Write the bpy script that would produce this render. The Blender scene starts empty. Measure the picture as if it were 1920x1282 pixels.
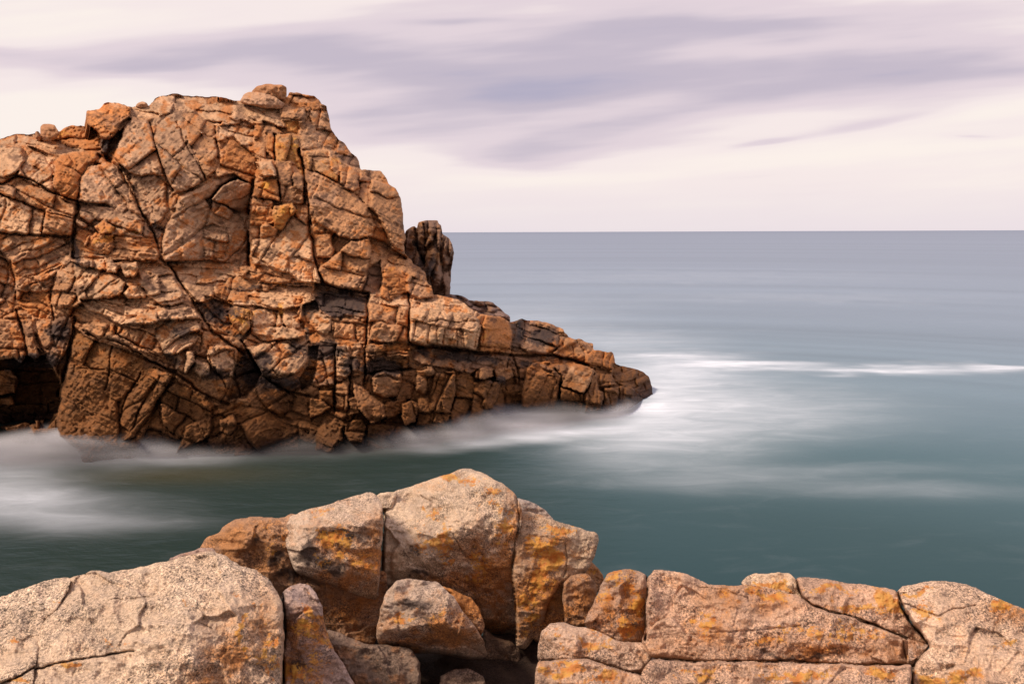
import bpy, math
import numpy as np
R = math.radians
C = bpy.context.scene.collection
sc = bpy.context.scene

# ------------------------------------------------------------------ camera
CAM_H = 7.0
F_PX = 1493.0
PITCH = math.atan((641 - 435.0) / F_PX)
ROLL = math.atan(4.0 / 1070.0)
cam_data = bpy.data.cameras.new('camera')
cam_data.sensor_width = 36.0
cam_data.lens = 36.0 * F_PX / 1920.0
cam_data.clip_start = 0.05
cam_data.clip_end = 60000
cam = bpy.data.objects.new('camera', cam_data)
C.objects.link(cam)
cam.location = (0, 0, CAM_H)
cam.rotation_mode = 'XYZ'
import mathutils
cam.rotation_euler = (mathutils.Matrix.Rotation(R(90) - PITCH, 3, 'X') @ mathutils.Matrix.Rotation(-ROLL, 3, 'Z')).to_euler()
sc.camera = cam
sc.view_settings.view_transform = 'Standard'
sc.view_settings.look = 'None'
sc.view_settings.exposure = 0.0
sc.view_settings.gamma = 1.0
sc.view_settings.use_curve_mapping = False
sc.cycles.transparent_max_bounces = 24
sc.cycles.max_bounces = 6
sc.cycles.diffuse_bounces = 3

def px_dir(px, py):
    """direction with y = 1 of the ray through a photograph pixel"""
    a = (np.asarray(px, float) - 960.0) / F_PX
    b = -(np.asarray(py, float) - 641.0) / F_PX
    cr, sr = math.cos(-ROLL), math.sin(-ROLL)
    a, b = a * cr - b * sr, a * sr + b * cr
    cp, sp = math.cos(PITCH), math.sin(PITCH)
    y = cp + b * sp
    z = -sp + b * cp
    return a / y, z / y

def water_y(px, py):
    dx, dz = px_dir(px, py)
    return CAM_H / -dz

def world_px(X, Y, Z):
    dx, dz = X / Y, (Z - CAM_H) / Y
    cp, sp = math.cos(PITCH), math.sin(PITCH)
    k = cp - dz * sp
    a, b = dx / k, (dz * cp + sp) / k
    cr, sr = math.cos(ROLL), math.sin(ROLL)
    a, b = a * cr - b * sr, a * sr + b * cr
    return 960 + a * F_PX, 641 - b * F_PX

# ------------------------------------------------------------------ node helpers
class NT:
    def __init__(s, nt): s.nt = nt; nt.nodes.clear()
    def new(s, t, **kw):
        n = s.nt.nodes.new(t)
        for k, v in kw.items(): setattr(n, k, v)
        return n
    def put(s, sock, v):
        if isinstance(v, bpy.types.NodeSocket): s.nt.links.new(v, sock)
        elif v is not None: sock.default_value = v
    def math(s, op, a, b=None, c=None, clamp=False):
        n = s.new('ShaderNodeMath', operation=op, use_clamp=clamp)
        s.put(n.inputs[0], a)
        if b is not None: s.put(n.inputs[1], b)
        if c is not None: s.put(n.inputs[2], c)
        return n.outputs[0]
    def ramp(s, v, lo, hi, a=0.0, b=1.0, kind='SMOOTHSTEP'):
        n = s.new('ShaderNodeMapRange', interpolation_type=kind)
        for i, x in enumerate((v, lo, hi, a, b)): s.put(n.inputs[i], x)
        return n.outputs[0]
    def mix(s, f, a, b, mode='MIX'):
        n = s.new('ShaderNodeMix', data_type='RGBA', blend_type=mode)
        s.put(n.inputs[0], f); s.put(n.inputs[6], a); s.put(n.inputs[7], b)
        return n.outputs[2]
    def noise(s, vec, scale, detail=4, rough=.55, dist=0.0):
        n = s.new('ShaderNodeTexNoise')
        s.put(n.inputs['Vector'], vec); s.put(n.inputs['Scale'], scale); s.put(n.inputs['Detail'], detail)
        s.put(n.inputs['Roughness'], rough); s.put(n.inputs['Distortion'], dist)
        return n.outputs[0]
    def attr(s, name):
        return s.new('ShaderNodeAttribute', attribute_name=name)
    def comb(s, x, y, z):
        n = s.new('ShaderNodeCombineXYZ')
        for i, v in enumerate((x, y, z)): s.put(n.inputs[i], v)
        return n.outputs[0]
def rgb(r, g, b): return (r, g, b, 1.0)

# ------------------------------------------------------------------ world: overcast evening sky with smeared clouds
SUN_DIR = mathutils.Vector((-0.55, -0.26, 0.76)).normalized()
world = bpy.data.worlds.new('World'); sc.world = world; world.use_nodes = True
w = NT(world.node_tree)
geo = w.new('ShaderNodeTexCoord').outputs['Generated']
sep = w.new('ShaderNodeSeparateXYZ'); w.put(sep.inputs[0], geo)
X_, Y_, Z_ = sep.outputs
ay = w.math('MAXIMUM', w.math('ABSOLUTE', Y_), 0.04)
U = w.math('DIVIDE', X_, ay)                      # sideways slope of the view direction
V = w.math('DIVIDE', Z_, ay)                      # upward slope of the view direction
Vr = w.math('SUBTRACT', V, w.math('MULTIPLY', U, .07))
nv = w.comb(w.math('MULTIPLY', U, 2.0), w.math('MULTIPLY', Vr, 9.0), 0.0)
n_a = w.noise(nv, 1.0, 3, .5)
n_b = w.noise(w.comb(w.math('MULTIPLY', U, 3.4), w.math('MULTIPLY', Vr, 30.0), 7.3), 1.0, 3, .5)
n_c = w.noise(w.comb(w.math('MULTIPLY', U, 1.0), w.math('MULTIPLY', V, 4.0), 3.1), 1.0, 2, .5)
Uw = w.math('ADD', U, w.math('MULTIPLY', w.math('SUBTRACT', n_a, .5), .30))
Vw = w.math('ADD', w.math('ADD', V, w.math('MULTIPLY', w.math('SUBTRACT', n_a, .5), .05)), w.math('MULTIPLY', w.math('SUBTRACT', n_c, .5), .08))
def cloud(px, py, rx, ry, amp, rot=0.0):
    u0, v0 = px_dir(px, py); ru, rv = rx / F_PX, ry / F_PX
    du = w.math('SUBTRACT', Uw, float(u0)); dv = w.math('SUBTRACT', Vw, float(v0))
    c_, s_ = math.cos(R(rot)), math.sin(R(rot))
    a = w.math('ADD', w.math('MULTIPLY', du, c_ / ru), w.math('MULTIPLY', dv, s_ / ru))
    b = w.math('SUBTRACT', w.math('MULTIPLY', dv, c_ / rv), w.math('MULTIPLY', du, s_ / rv))
    q = w.math('ADD', w.math('MULTIPLY', a, a), w.math('MULTIPLY', b, b))
    return w.math('MULTIPLY', w.math('EXPONENT', w.math('MULTIPLY', q, -1.0)), amp)
CLOUDS = [  # px, py, rx, ry, amount (+ = grey cloud, - = bright gap), rotation
    (1150, 100, 900, 130, .38, 0), (600, 180, 260, 60, .16, 0), (960, 195, 210, 48, .34, 6), (880, 150, 260, 30, .16, 0), (520, 105, 330, 36, .26, -4), (1380, 62, 330, 34, .20, 0), (1500, 150, 380, 40, .24, 4),
    (1000, 290, 190, 26, .36, 5), (1180, 235, 230, 22, .22, 8), (230, 112, 190, 26, .22, -6), (1750, 130, 260, 40, .20, 4), (1640, 232, 150, 11, .24, 12), (1430, 273, 66, 6, .30, 8),
    (860, 38, 120, 9, .22, 2), (1340, 350, 260, 24, .18, 0), (1880, 239, 60, 7, .26, 0), (740, 255, 150, 26, .24, 5), (20, 75, 90, 12, .18, 0), (650, 230, 120, 30, .14, 0), (1060, 380, 300, 14, .10, 0), (1680, 375, 300, 12, .10, 0),
    (1650, 20, 500, 40, .10, 0),
    (1640, 290, 420, 44, -.22, 6), (60, 210, 300, 62, -.30, 0), (80, 15, 300, 60, -.30, 0), (980, 335, 330, 16, -.16, 0), (620, 20, 300, 20, -.10, 0), (1900, 190, 150, 22, -.28, 8)]
acc = None
for c_ in CLOUDS:
    g = cloud(*c_)
    acc = g if acc is None else w.math('ADD', acc, g)
acc = w.math('ADD', acc, w.math('MULTIPLY', w.math('SUBTRACT', n_b, .5), .62))
n_d = w.noise(w.comb(w.math('MULTIPLY', U, 7.0), w.math('MULTIPLY', Vr, 70.0), 1.7), 1.0, 4, .6)
acc = w.math('ADD', acc, w.math('MULTIPLY', w.math('SUBTRACT', n_a, .5), .50))
acc = w.math('ADD', acc, w.math('MULTIPLY', w.math('SUBTRACT', n_d, .5), .13))
high = w.ramp(V, .30, .9)                          # above the frame: an even deck with broad streaks
acc = w.math('ADD', acc, w.math('MULTIPLY', high, w.math('MULTIPLY', n_c, .9)))
cl = w.new('ShaderNodeValToRGB')
w.put(cl.inputs[0], w.math('ADD', acc, .20, clamp=True))
er = cl.color_ramp; er.interpolation = 'EASE'
stops = [(0, (1.0, .90, .84)), (.26, (.95, .835, .82)), (.5, (.79, .675, .725)), (.78, (.58, .51, .60)), (1, (.46, .43, .56))]
while len(er.elements) < len(stops): er.elements.new(.5)
for e, (p, c_) in zip(er.elements, stops): e.position = p; e.color = (*c_, 1)
hz = w.ramp(V, .0, .075, 1.0, 0.0)
colr = w.mix(w.math('MULTIPLY', hz, .75), cl.outputs[0], rgb(.84, .75, .80))
sky = w.new('ShaderNodeTexSky', sky_type='NISHITA')
sky.sun_disc = False
sky.sun_elevation = math.asin(SUN_DIR.z); sky.sun_rotation = math.atan2(SUN_DIR.x, SUN_DIR.y)
bg1 = w.new('ShaderNodeBackground'); w.put(bg1.inputs[0], sky.outputs[0]); bg1.inputs[1].default_value = .08
bg2 = w.new('ShaderNodeBackground'); w.put(bg2.inputs[0], colr); bg2.inputs[1].default_value = 1.0
ms = w.new('ShaderNodeMixShader'); ms.inputs[0].default_value = .96
w.nt.links.new(bg1.outputs[0], ms.inputs[1]); w.nt.links.new(bg2.outputs[0], ms.inputs[2])
wo = w.new('ShaderNodeOutputWorld'); w.nt.links.new(ms.outputs[0], wo.inputs[0])

sun_d = bpy.data.lights.new('sun', 'SUN'); sun_d.energy = 3.9; sun_d.angle = R(13); sun_d.color = (1.0, .84, .68)
sun = bpy.data.objects.new('sun', sun_d); C.objects.link(sun)
sun.rotation_euler = SUN_DIR.to_track_quat('Z', 'Y').to_euler()

# ------------------------------------------------------------------ numpy noise
def _h(ix, iy, seed):
    n = (ix.astype(np.int64) * 374761393 + iy.astype(np.int64) * 668265263 + seed * 974634777) & 0xffffffff
    n = ((n ^ (n >> 13)) * 1274126177) & 0xffffffff
    n = ((n ^ (n >> 16)) * 2246822519) & 0xffffffff
    return ((n ^ (n >> 15)) & 0xffffff) / float(0xffffff)
def vn(x, y, seed=0):
    fx, fy = np.floor(x), np.floor(y)
    tx, ty = x - fx, y - fy
    tx = tx * tx * tx * (tx * (tx * 6 - 15) + 10); ty = ty * ty * ty * (ty * (ty * 6 - 15) + 10)
    a = _h(fx, fy, seed); b = _h(fx + 1, fy, seed); c = _h(fx, fy + 1, seed); d = _h(fx + 1, fy + 1, seed)
    return (a * (1 - tx) + b * tx) * (1 - ty) + (c * (1 - tx) + d * tx) * ty
def fbm(x, y, seed=0, o=4, g=.5):
    s = 0; a = 1; t = 0
    for k in range(o):
        s = s + a * (vn(x, y, seed + k * 17) * 2 - 1); t += a; a *= g
        x, y = x * 1.97 + 3.1 + y * .13, y * 2.03 - 1.7 - x * .11
    return s / t
def ridge(x, y, seed=0, o=4, g=.55):
    s = 0; a = 1; t = 0
    for k in range(o):
        s = s + a * (1 - np.abs(vn(x, y, seed + k * 31) * 2 - 1) * 2); t += a; a *= g
        x, y = x * 2.03 + 1.3 + y * .2, y * 1.97 - 4.1 - x * .2
    return s / t
def sst(x, a, b):
    t = np.clip((x - a) / (b - a), 0, 1); return t * t * (3 - 2 * t)
def inpoly(px, py, poly):
    res = np.zeros(px.shape, bool)
    n = len(poly)
    for i in range(n):
        x1, y1 = poly[i]; x2, y2 = poly[(i + 1) % n]
        if y1 == y2: continue
        c = ((y1 > py) != (y2 > py)) & (px < (x2 - x1) * (py - y1) / (y2 - y1) + x1)
        res ^= c
    return res
def seg_dist(px, py, pts):
    d = np.full(px.shape, 1e9)
    for (x1, y1), (x2, y2) in zip(pts[:-1], pts[1:]):
        vx, vy = x2 - x1, y2 - y1
        t = np.clip(((px - x1) * vx + (py - y1) * vy) / (vx * vx + vy * vy + 1e-9), 0, 1)
        d = np.minimum(d, np.hypot(px - x1 - t * vx, py - y1 - t * vy))
    return d
def edge_dist(lab, step, rmax):
    """distance (px) from each vertex to the nearest vertex of another label, capped"""
    n = int(rmax / step) + 1
    d = np.full(lab.shape, 1e3)
    e = np.zeros(lab.shape, bool)
    e[:, 1:] |= lab[:, 1:] != lab[:, :-1]; e[:, :-1] |= lab[:, 1:] != lab[:, :-1]
    e[1:, :] |= lab[1:, :] != lab[:-1, :]; e[:-1, :] |= lab[1:, :] != lab[:-1, :]
    d[e] = .5
    for _ in range(n):
        p = np.pad(d, 1, mode='edge')
        d = np.minimum(d, np.minimum(np.minimum(p[:-2, 1:-1], p[2:, 1:-1]), np.minimum(p[1:-1, :-2], p[1:-1, 2:])) + 1)
        d = np.minimum(d, np.minimum(np.minimum(p[:-2, :-2], p[2:, 2:]), np.minimum(p[2:, :-2], p[:-2, 2:])) + 1.4142)
    return np.minimum(d * step, rmax)
def cells(x, y, sx, sy, ang, seed, jit=.85):
    """jittered stretched cells: id, distance to the joint (px), offsets from the seed, random numbers"""
    c, s = math.cos(R(ang)), math.sin(R(ang))
    u = (x * c + y * s) / sx; v = (-x * s + y * c) / sy
    iu, iv = np.floor(u), np.floor(v)
    f1 = np.full(u.shape, 1e9); f2 = f1.copy()
    bu = np.zeros(u.shape); bv = bu.copy(); si = bu.copy(); sj = bu.copy()
    for a in (-1, 0, 1):
        for b in (-1, 0, 1):
            ju, jv = iu + a, iv + b
            pu = ju + .5 + jit * (_h(ju, jv, seed) - .5); pv = jv + .5 + jit * (_h(ju, jv, seed + 5) - .5)
            d = np.maximum(np.abs(u - pu), np.abs(v - pv)) * .55 + np.hypot(u - pu, v - pv) * .45
            m = d < f1
            f2 = np.where(m, f1, np.minimum(f2, d))
            f1 = np.where(m, d, f1); bu = np.where(m, u - pu, bu); bv = np.where(m, v - pv, bv)
            si = np.where(m, ju, si); sj = np.where(m, jv, sj)
    idn = (si.astype(np.int64) % 4096) * 4096 + (sj.astype(np.int64) % 4096)
    ed = (f2 - f1) * .5 * min(sx, sy)
    lx, ly = (bu * sx * c - bv * sy * s), (bu * sx * s + bv * sy * c)
    return idn, ed, lx, ly, _h(si, sj, seed + 11), _h(si, sj, seed + 12), _h(si, sj, seed + 13)

def bricks(x, y, sx, sy, ang, seed, slant=.25, merge=.45):
    """bedded blocks: layers of uneven thickness, each broken across at uneven places; same outputs as cells()"""
    c, s = math.cos(R(ang)), math.sin(R(ang))
    u0 = x * c + y * s; v0 = -x * s + y * c
    v = v0 / sy
    i = np.floor(v); zero = np.zeros_like(i)
    lo = i + .62 * (_h(i, zero, seed) - .5); hi = i + 1 + .62 * (_h(i + 1, zero, seed) - .5)
    below, above = v < lo, v >= hi
    i = np.where(below, i - 1, np.where(above, i + 1, i))
    lo = i + .62 * (_h(i, zero, seed) - .5); hi = i + 1 + .62 * (_h(i + 1, zero, seed) - .5)
    k = sx * (.65 + .8 * _h(i, zero, seed + 1))
    sl = (slant * 2 * (_h(i, zero, seed + 2) - .5) + slant * .3) * sy
    u = (u0 + sl * (v - i)) / k + 17.3 * _h(i, zero, seed + 3)
    j = np.floor(u)
    cb = lambda q: q + .6 * (_h(i, q, seed + 4) - .5)
    j = np.where(u < cb(j), j - 1, np.where(u >= cb(j + 1), j + 1, j))
    off = lambda q: (np.mod(q, 2) == 1) & (_h(i, q, seed + 6) < merge)      # this cross joint is healed
    L, Rt = cb(j), cb(j + 1)
    dl = np.where(off(j), 9.0, u - L) * k; dr = np.where(off(j + 1), 9.0, Rt - u) * k
    jid = np.where(off(j), j - 1, j)
    ed = np.minimum(np.minimum(dl, dr), np.minimum(v - lo, hi - v) * sy)
    cu = (cb(jid) + np.where(off(jid + 1), cb(jid + 2), cb(jid + 1))) / 2
    bu = (u - cu) * k; bv = (v - (lo + hi) / 2) * sy
    lx, ly = bu * c - bv * s, bu * s + bv * c
    idn = (i.astype(np.int64) % 4096) * 4096 + (jid.astype(np.int64) % 4096)
    return idn, np.maximum(ed, 0), lx, ly, _h(i, jid, seed + 11), _h(i, jid, seed + 12), _h(i, jid, seed + 13)

# ------------------------------------------------------------------ materials
def rock_material(name, grain, bump, speck, rough=.85, gr_amt=.35):
    m = bpy.data.materials.new(name); m.use_nodes = True
    t = NT(m.node_tree)
    pos = t.new('ShaderNodeTexCoord').outputs['Object']
    col = t.attr('col').outputs['Color']
    lich = t.attr('lichen').outputs['Fac']
    dark = t.attr('dark').outputs['Fac']
    g1 = t.noise(pos, grain, 3, .6)
    g2 = t.noise(pos, grain * .22, 4, .6)
    g3 = t.noise(pos, grain * 2.3, 2, .5)
    f = t.math('ADD', t.ramp(g1, .36, .64, 1 - gr_amt, 1 + gr_amt * .55, 'LINEAR'), t.ramp(g2, .3, .7, -gr_amt * .35, gr_amt * .35, 'LINEAR'))
    vary = t.ramp(t.noise(pos, grain * .035, 3, .6), .35, .65, .35, 1.25)
    f = t.math('ADD', 1.0, t.math('MULTIPLY', t.math('SUBTRACT', f, 1.0), vary))
    v = t.comb(f, t.math('MULTIPLY', f, .995), t.math('MULTIPLY', f, .985))
    c1 = t.mix(1.0, col, v, 'MULTIPLY')
    sp = t.ramp(g3, .60 - speck * .06, .68, 0, .75)
    c1 = t.mix(t.math('MULTIPLY', sp, t.math('MULTIPLY', vary, speck), clamp=True), c1, rgb(.07, .055, .055))
    # crusty dark and orange growth, plus painted-in shade, broken up by fine noise
    gd = t.math('ADD', t.math('MULTIPLY', g1, .55), t.math('MULTIPLY', g2, .55))
    dm = t.ramp(t.math('ADD', dark, gd), .90, 1.08, 0, .88)
    c1 = t.mix(dm, c1, rgb(.040, .027, .024))
    hue = t.mix(t.ramp(g2, .4, .6), rgb(.50, .17, .03), rgb(.56, .28, .05))
    gl = t.math('ADD', t.math('MULTIPLY', g3, .35), t.math('ADD', t.math('MULTIPLY', g1, .55), t.math('MULTIPLY', t.noise(pos, grain * .35, 5, .7), 1.0)))
    lm = t.ramp(t.math('ADD', lich, gl), 1.38, 1.46, 0, .84)
    c1 = t.mix(lm, c1, hue)
    b = t.new('ShaderNodeBsdfPrincipled')
    t.put(b.inputs['Base Color'], c1); b.inputs['Roughness'].default_value = rough
    b.inputs['Specular IOR Level'].default_value = .25
    bp = t.new('ShaderNodeBump'); bp.inputs['Strength'].default_value = 1.0; bp.inputs['Distance'].default_value = bump
    t.put(bp.inputs['Height'], t.math('ADD', t.math('MULTIPLY', g2, 2.2), t.math('ADD', g1, t.math('MULTIPLY', g3, .4))))
    t.put(b.inputs['Normal'], bp.outputs[0])
    o = t.new('ShaderNodeOutputMaterial'); t.nt.links.new(b.outputs[0], o.inputs[0])
    return m
M_CLIFF = rock_material('cliff_rock', 11.0, .022, .08, gr_amt=.30)
M_GRAN = rock_material('granite', 120.0, .0055, 1.15, gr_amt=.62)

# ------------------------------------------------------------------ mesh helpers
def tag(o, label=None, cat=None, group=None, kind=None):
    for k, v in (('label', label), ('category', cat), ('group', group), ('kind', kind)):
        if v: o[k] = v
    return o
def mesh_obj(name, V, Q, attrs, mat, parent=None, smooth=True):
    me = bpy.data.meshes.new(name)
    me.vertices.add(len(V)); me.vertices.foreach_set('co', np.ascontiguousarray(V, np.float32).ravel())
    Q = np.asarray(Q, np.int32)
    me.loops.add(Q.size); me.loops.foreach_set('vertex_index', Q.ravel())
    me.polygons.add(len(Q)); me.polygons.foreach_set('loop_start', np.arange(len(Q), dtype=np.int32) * 4)
    me.update(calc_edges=True)
    me.polygons.foreach_set('use_smooth', np.full(len(Q), smooth))
    for k, a in attrs.items():
        if a.ndim == 2:
            at = me.attributes.new(k, 'FLOAT_COLOR', 'POINT')
            at.data.foreach_set('color', np.concatenate([a, np.ones((len(a), 1))], 1).astype(np.float32).ravel())
        else:
            at = me.attributes.new(k, 'FLOAT', 'POINT'); at.data.foreach_set('value', a.astype(np.float32))
    me.materials.append(mat)
    o = bpy.data.objects.new(name, me); C.objects.link(o)
    if parent: o.parent = parent
    return o
def boundary_edges(Q):
    """directed border edges of a quad list"""
    E = np.concatenate([Q[:, [0, 1]], Q[:, [1, 2]], Q[:, [2, 3]], Q[:, [3, 0]]])
    key = E.min(1).astype(np.int64) * (1 << 32) + E.max(1)
    u, inv, cnt = np.unique(key, return_inverse=True, return_counts=True)
    return E[cnt[inv] == 1]
def with_skirt(Vt, Q, attrs, rings):
    """close a sheet: its border is carried back through rings (functions of the border points)"""
    E = boundary_edges(Q)
    bi = np.unique(E); pos = {int(b): k for k, b in enumerate(bi)}
    lut = np.zeros(len(Vt), np.int64); lut[bi] = np.arange(len(bi))
    B = Vt[bi]; Vs = [Vt]; Qs = [Q]; prev = bi
    off = len(Vt)
    for fn in rings:
        Vs.append(fn(B)); cur = np.arange(off, off + len(bi)); off += len(bi)
        a, b = lut[E[:, 0]], lut[E[:, 1]]
        Qs.append(np.stack([prev[b], prev[a], cur[a], cur[b]], 1)); prev = cur
    at = {k: np.concatenate([a] + [a[bi]] * len(rings)) for k, a in attrs.items()}
    return np.concatenate(Vs), np.concatenate(Qs), at

# ------------------------------------------------------------------ the traced rock field
def trace_field(x0, x1, y0, y1, step, regions, cracks, seed, warp=2.2, wscale=24.0, cw=.58, grow=0):
    gx = np.arange(x0, x1 + step, step); gy = np.arange(y0, y1 + step, step)
    PX, PY = np.meshgrid(gx, gy)
    wx = warp * fbm(PX / wscale, PY / wscale, seed, 3) * 1.6 + warp * .45 * fbm(PX / 6, PY / 6, seed + 3, 2)
    wy = warp * fbm(PX / wscale, PY / wscale, seed + 50, 3) * 1.6 + warp * .45 * fbm(PX / 6, PY / 6, seed + 53, 2)
    QX, QY = PX + wx, PY + wy
    lab = np.full(PX.shape, -1, np.int32)
    for i, rg in enumerate(regions):
        P = np.array(rg['p'], float)
        ax, bx = P[:, 0].min() - 8, P[:, 0].max() + 8; ay_, by = P[:, 1].min() - 8, P[:, 1].max() + 8
        j0, j1 = np.searchsorted(gx, [ax, bx]); i0, i1 = np.searchsorted(gy, [ay_, by])
        if j1 <= j0 or i1 <= i0: continue
        s = (slice(i0, i1), slice(j0, j1))
        m = inpoly(QX[s], QY[s], rg['p'])
        lab[s][m] = i
    for _ in range(grow):
        q = np.pad(lab, 1, constant_values=-1); lab = np.max([q[1:-1, 1:-1], q[:-2, 1:-1], q[2:, 1:-1], q[1:-1, :-2], q[1:-1, 2:]], 0)
    ck = np.zeros(PX.shape)
    for (pts, wd, dp) in cracks:
        P = np.array(pts, float); pad = wd * 4 + 6
        j0, j1 = np.searchsorted(gx, [P[:, 0].min() - pad, P[:, 0].max() + pad]); i0, i1 = np.searchsorted(gy, [P[:, 1].min() - pad, P[:, 1].max() + pad])
        if j1 <= j0 or i1 <= i0: continue
        s = (slice(i0, i1), slice(j0, j1))
        d = seg_dist(QX[s], QY[s], pts)
        wv = wd * cw * (.5 + 1.0 * vn(PX[s] / 17, PY[s] / 17, seed + 9))
        ck[s] = np.maximum(ck[s], dp * np.exp(-(d / (wv * .62)) ** 2))
    return gx, gy, PX, PY, QX, QY, lab, ck
def snap_border(PX, PY, ins, step):
    """relax the outline so that it is not a staircase"""
    ids = np.arange(ins.size).reshape(ins.shape)
    ok = ins[:-1, :-1] & ins[1:, :-1] & ins[:-1, 1:] & ins[1:, 1:]
    Q = np.stack([ids[:-1, :-1], ids[1:, :-1], ids[1:, 1:], ids[:-1, 1:]], -1)[ok]
    E = boundary_edges(Q)
    P = np.stack([PX.ravel(), PY.ravel()], -1).astype(float)
    b = np.unique(E); lut = np.zeros(len(P), int); lut[b] = np.arange(len(b)); e0, e1 = lut[E[:, 0]], lut[E[:, 1]]
    B = P[b]; cnt = np.bincount(e0, minlength=len(b)) + np.bincount(e1, minlength=len(b))
    for _ in range(5):
        S_ = np.stack([np.bincount(e0, B[e1, k], len(b)) + np.bincount(e1, B[e0, k], len(b)) for k in (0, 1)], -1) / cnt[:, None]
        B = .45 * B + .55 * S_
    P[b] = B
    P = P.reshape(ins.shape + (2,))
    # let the next rows follow so that no quad folds
    D = P - np.stack([PX, PY], -1)
    for _ in range(2):
        q = np.pad(D, ((1, 1), (1, 1), (0, 0))); A = (q[:-2, 1:-1] + q[2:, 1:-1] + q[1:-1, :-2] + q[1:-1, 2:]) / 4
        fixed = np.zeros(ins.size, bool); fixed[b] = True
        D = np.where(fixed.reshape(ins.shape)[..., None], P - np.stack([PX, PY], -1), A)
    return PX + D[..., 0], PY + D[..., 1]
def splat(PX, PY, blobs, warpx=0, warpy=0):
    s = np.zeros(PX.shape)
    for (cx, cy, rx, ry, a) in blobs:
        s = np.maximum(s, a * np.exp(-(((PX + warpx - cx) / rx) ** 2 + ((PY + warpy - cy) / ry) ** 2)))
    return s

# ------------------------------------------------------------------ headland
# each traced block: outline in photograph pixels; off = metres behind (+) or proud of (-) the general face;
# tx, ty = how fast its face recedes to the right and upwards; sub = its own joints (spacing, spacing, angle); tone = rock colour, darkened in the cave to add its shade
HB = []
def hb(p, off=0, tx=0, ty=0, sub=(46, 30, 10), amp=1.0, rnd=9, rd=.22, tone=None):
    HB.append(dict(p=p, off=off, tx=tx, ty=ty, sub=sub, amp=amp, rnd=rnd, rd=rd, tone=tone))
SIL = [(-150,266),(-60,258),(0,263),(12,256),(32,251),(64,250),(75,252),(113,243),(117,237),(135,235),(168,239),(176,240),(167,232),(160,220),(160,208),(184,205),(195,193),(205,191),(230,194),(248,200),(258,199),(280,197),(290,183),(312,176),(328,174),(345,180),(378,182),(400,180),(425,183),(448,190),(475,192),(537,182),(541,172),(560,173),(590,180),(600,190),(601,195),(612,198),(615,210),(618,228),(622,240),(628,250),(634,262),(645,266),(652,278),(658,285),(668,290),(671,300),(672,310),(676,318),(683,315),(700,320),(715,322),(725,335),(729,345),(743,353),(750,370),(755,400),(761,440),(757,474),(775,492),(797,508),(806,530),(812,553),(840,555),(862,563),(890,585),(935,595),(957,600),(965,602),(972,600),(980,596),(990,602),(1008,602),(1020,604),(1040,610),(1055,615),(1065,625),(1067,632),(1080,635),(1100,640),(1110,641),(1111,655),(1130,658),(1150,660),(1151,680),(1160,684),(1185,690),(1205,695),(1218,708),(1221,722),(1224,738),(1234,745),(1240,800),(1240,900),(-150,900)]
hb(SIL, sub=(60, 38, 15))
# top left bluff
hb([(-150,255),(0,262),(12,256),(32,251),(64,250),(75,255),(110,262),(150,275),(185,285),(120,290),(50,272),(0,270),(-150,274)], .5, 0, .9, (70,14,6), .6, tone=1)
hb([(-150,270),(0,272),(45,280),(50,300),(30,325),(5,332),(-150,315)], -.1, -.1, .3, (50,30,-30), tone=1)
hb([(48,300),(62,288),(100,297),(105,312),(102,345),(104,362),(62,345),(32,328),(38,310)], -.25, .25, .25, (44,34,-40), rnd=16, rd=.5, tone=1)
hb([(105,300),(120,288),(150,285),(185,283),(188,300),(162,315),(152,335),(143,378),(118,370),(103,350),(102,320)], -.3, .35, .2, (50,40,-50), rnd=18, rd=.55, tone=2)
hb([(113,243),(117,237),(135,235),(176,240),(195,262),(188,282),(170,286),(140,277),(113,272)], .35, .2, .1, (30,24,0), tone=2)
hb([(160,208),(184,205),(195,193),(205,191),(230,195),(248,200),(245,215),(238,222),(225,232),(218,250),(205,262),(195,258),(178,245),(167,235),(160,220)], -.4, -.1, .3, (60,16,-18), rnd=14, rd=.4, tone=2)
hb([(190,258),(205,262),(218,250),(232,240),(228,262),(215,285),(210,305),(200,300),(188,285)], .55, .5, 0, (18,40,5), tone=3)
hb([(240,222),(245,200),(258,199),(280,197),(290,183),(312,176),(328,174),(345,180),(400,180),(448,190),(475,192),(500,198),(480,205),(440,212),(400,214),(360,205),(320,215),(290,222),(262,222)], .25, 0, 1.0, (80,15,3), .7, tone=1)
hb([(232,240),(245,225),(275,225),(278,232),(290,270),(300,300),(305,330),(285,328),(262,330),(245,322),(225,305),(213,292),(220,275)], -.25, .05, .35, (30,90,52), .7, rnd=12, tone=5)
hb([(278,230),(300,215),(345,208),(350,240),(355,265),(375,310),(382,337),(350,360),(330,362),(325,355),(310,325),(300,295),(288,262)], -.3, .05, .35, (34,80,40), .8, rnd=12, tone=5)
hb([(345,208),(370,212),(405,235),(408,260),(408,290),(395,305),(400,320),(385,335),(378,315),(355,268),(348,240)], -.15, .2, .35, (40,60,40), .8, rnd=12)
hb([(345,207),(380,206),(440,213),(442,236),(405,235),(370,215)], .1, 0, .8, (50,22,15), tone=1)
hb([(178,310),(200,303),(222,310),(240,345),(243,370),(243,392),(252,400),(230,402),(205,385),(175,387),(145,380),(152,345),(160,322)], -.2, .1, .45, (40,70,48), rnd=12, tone=5)
hb([(225,305),(245,322),(262,332),(290,327),(305,337),(328,365),(335,385),(310,400),(300,420),(290,432),(272,420),(258,385),(245,345)], .15, -.1, .35, (36,50,-30), tone=5)
hb([(335,370),(360,358),(400,335),(440,325),(472,342),(472,365),(468,395),(468,440),(470,470),(465,497),(440,500),(400,497),(310,490),(305,460),(312,425),(330,395)], .25, .35, .15, (90,50,-32), .8, rnd=12, rd=.3, tone=5)
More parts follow.
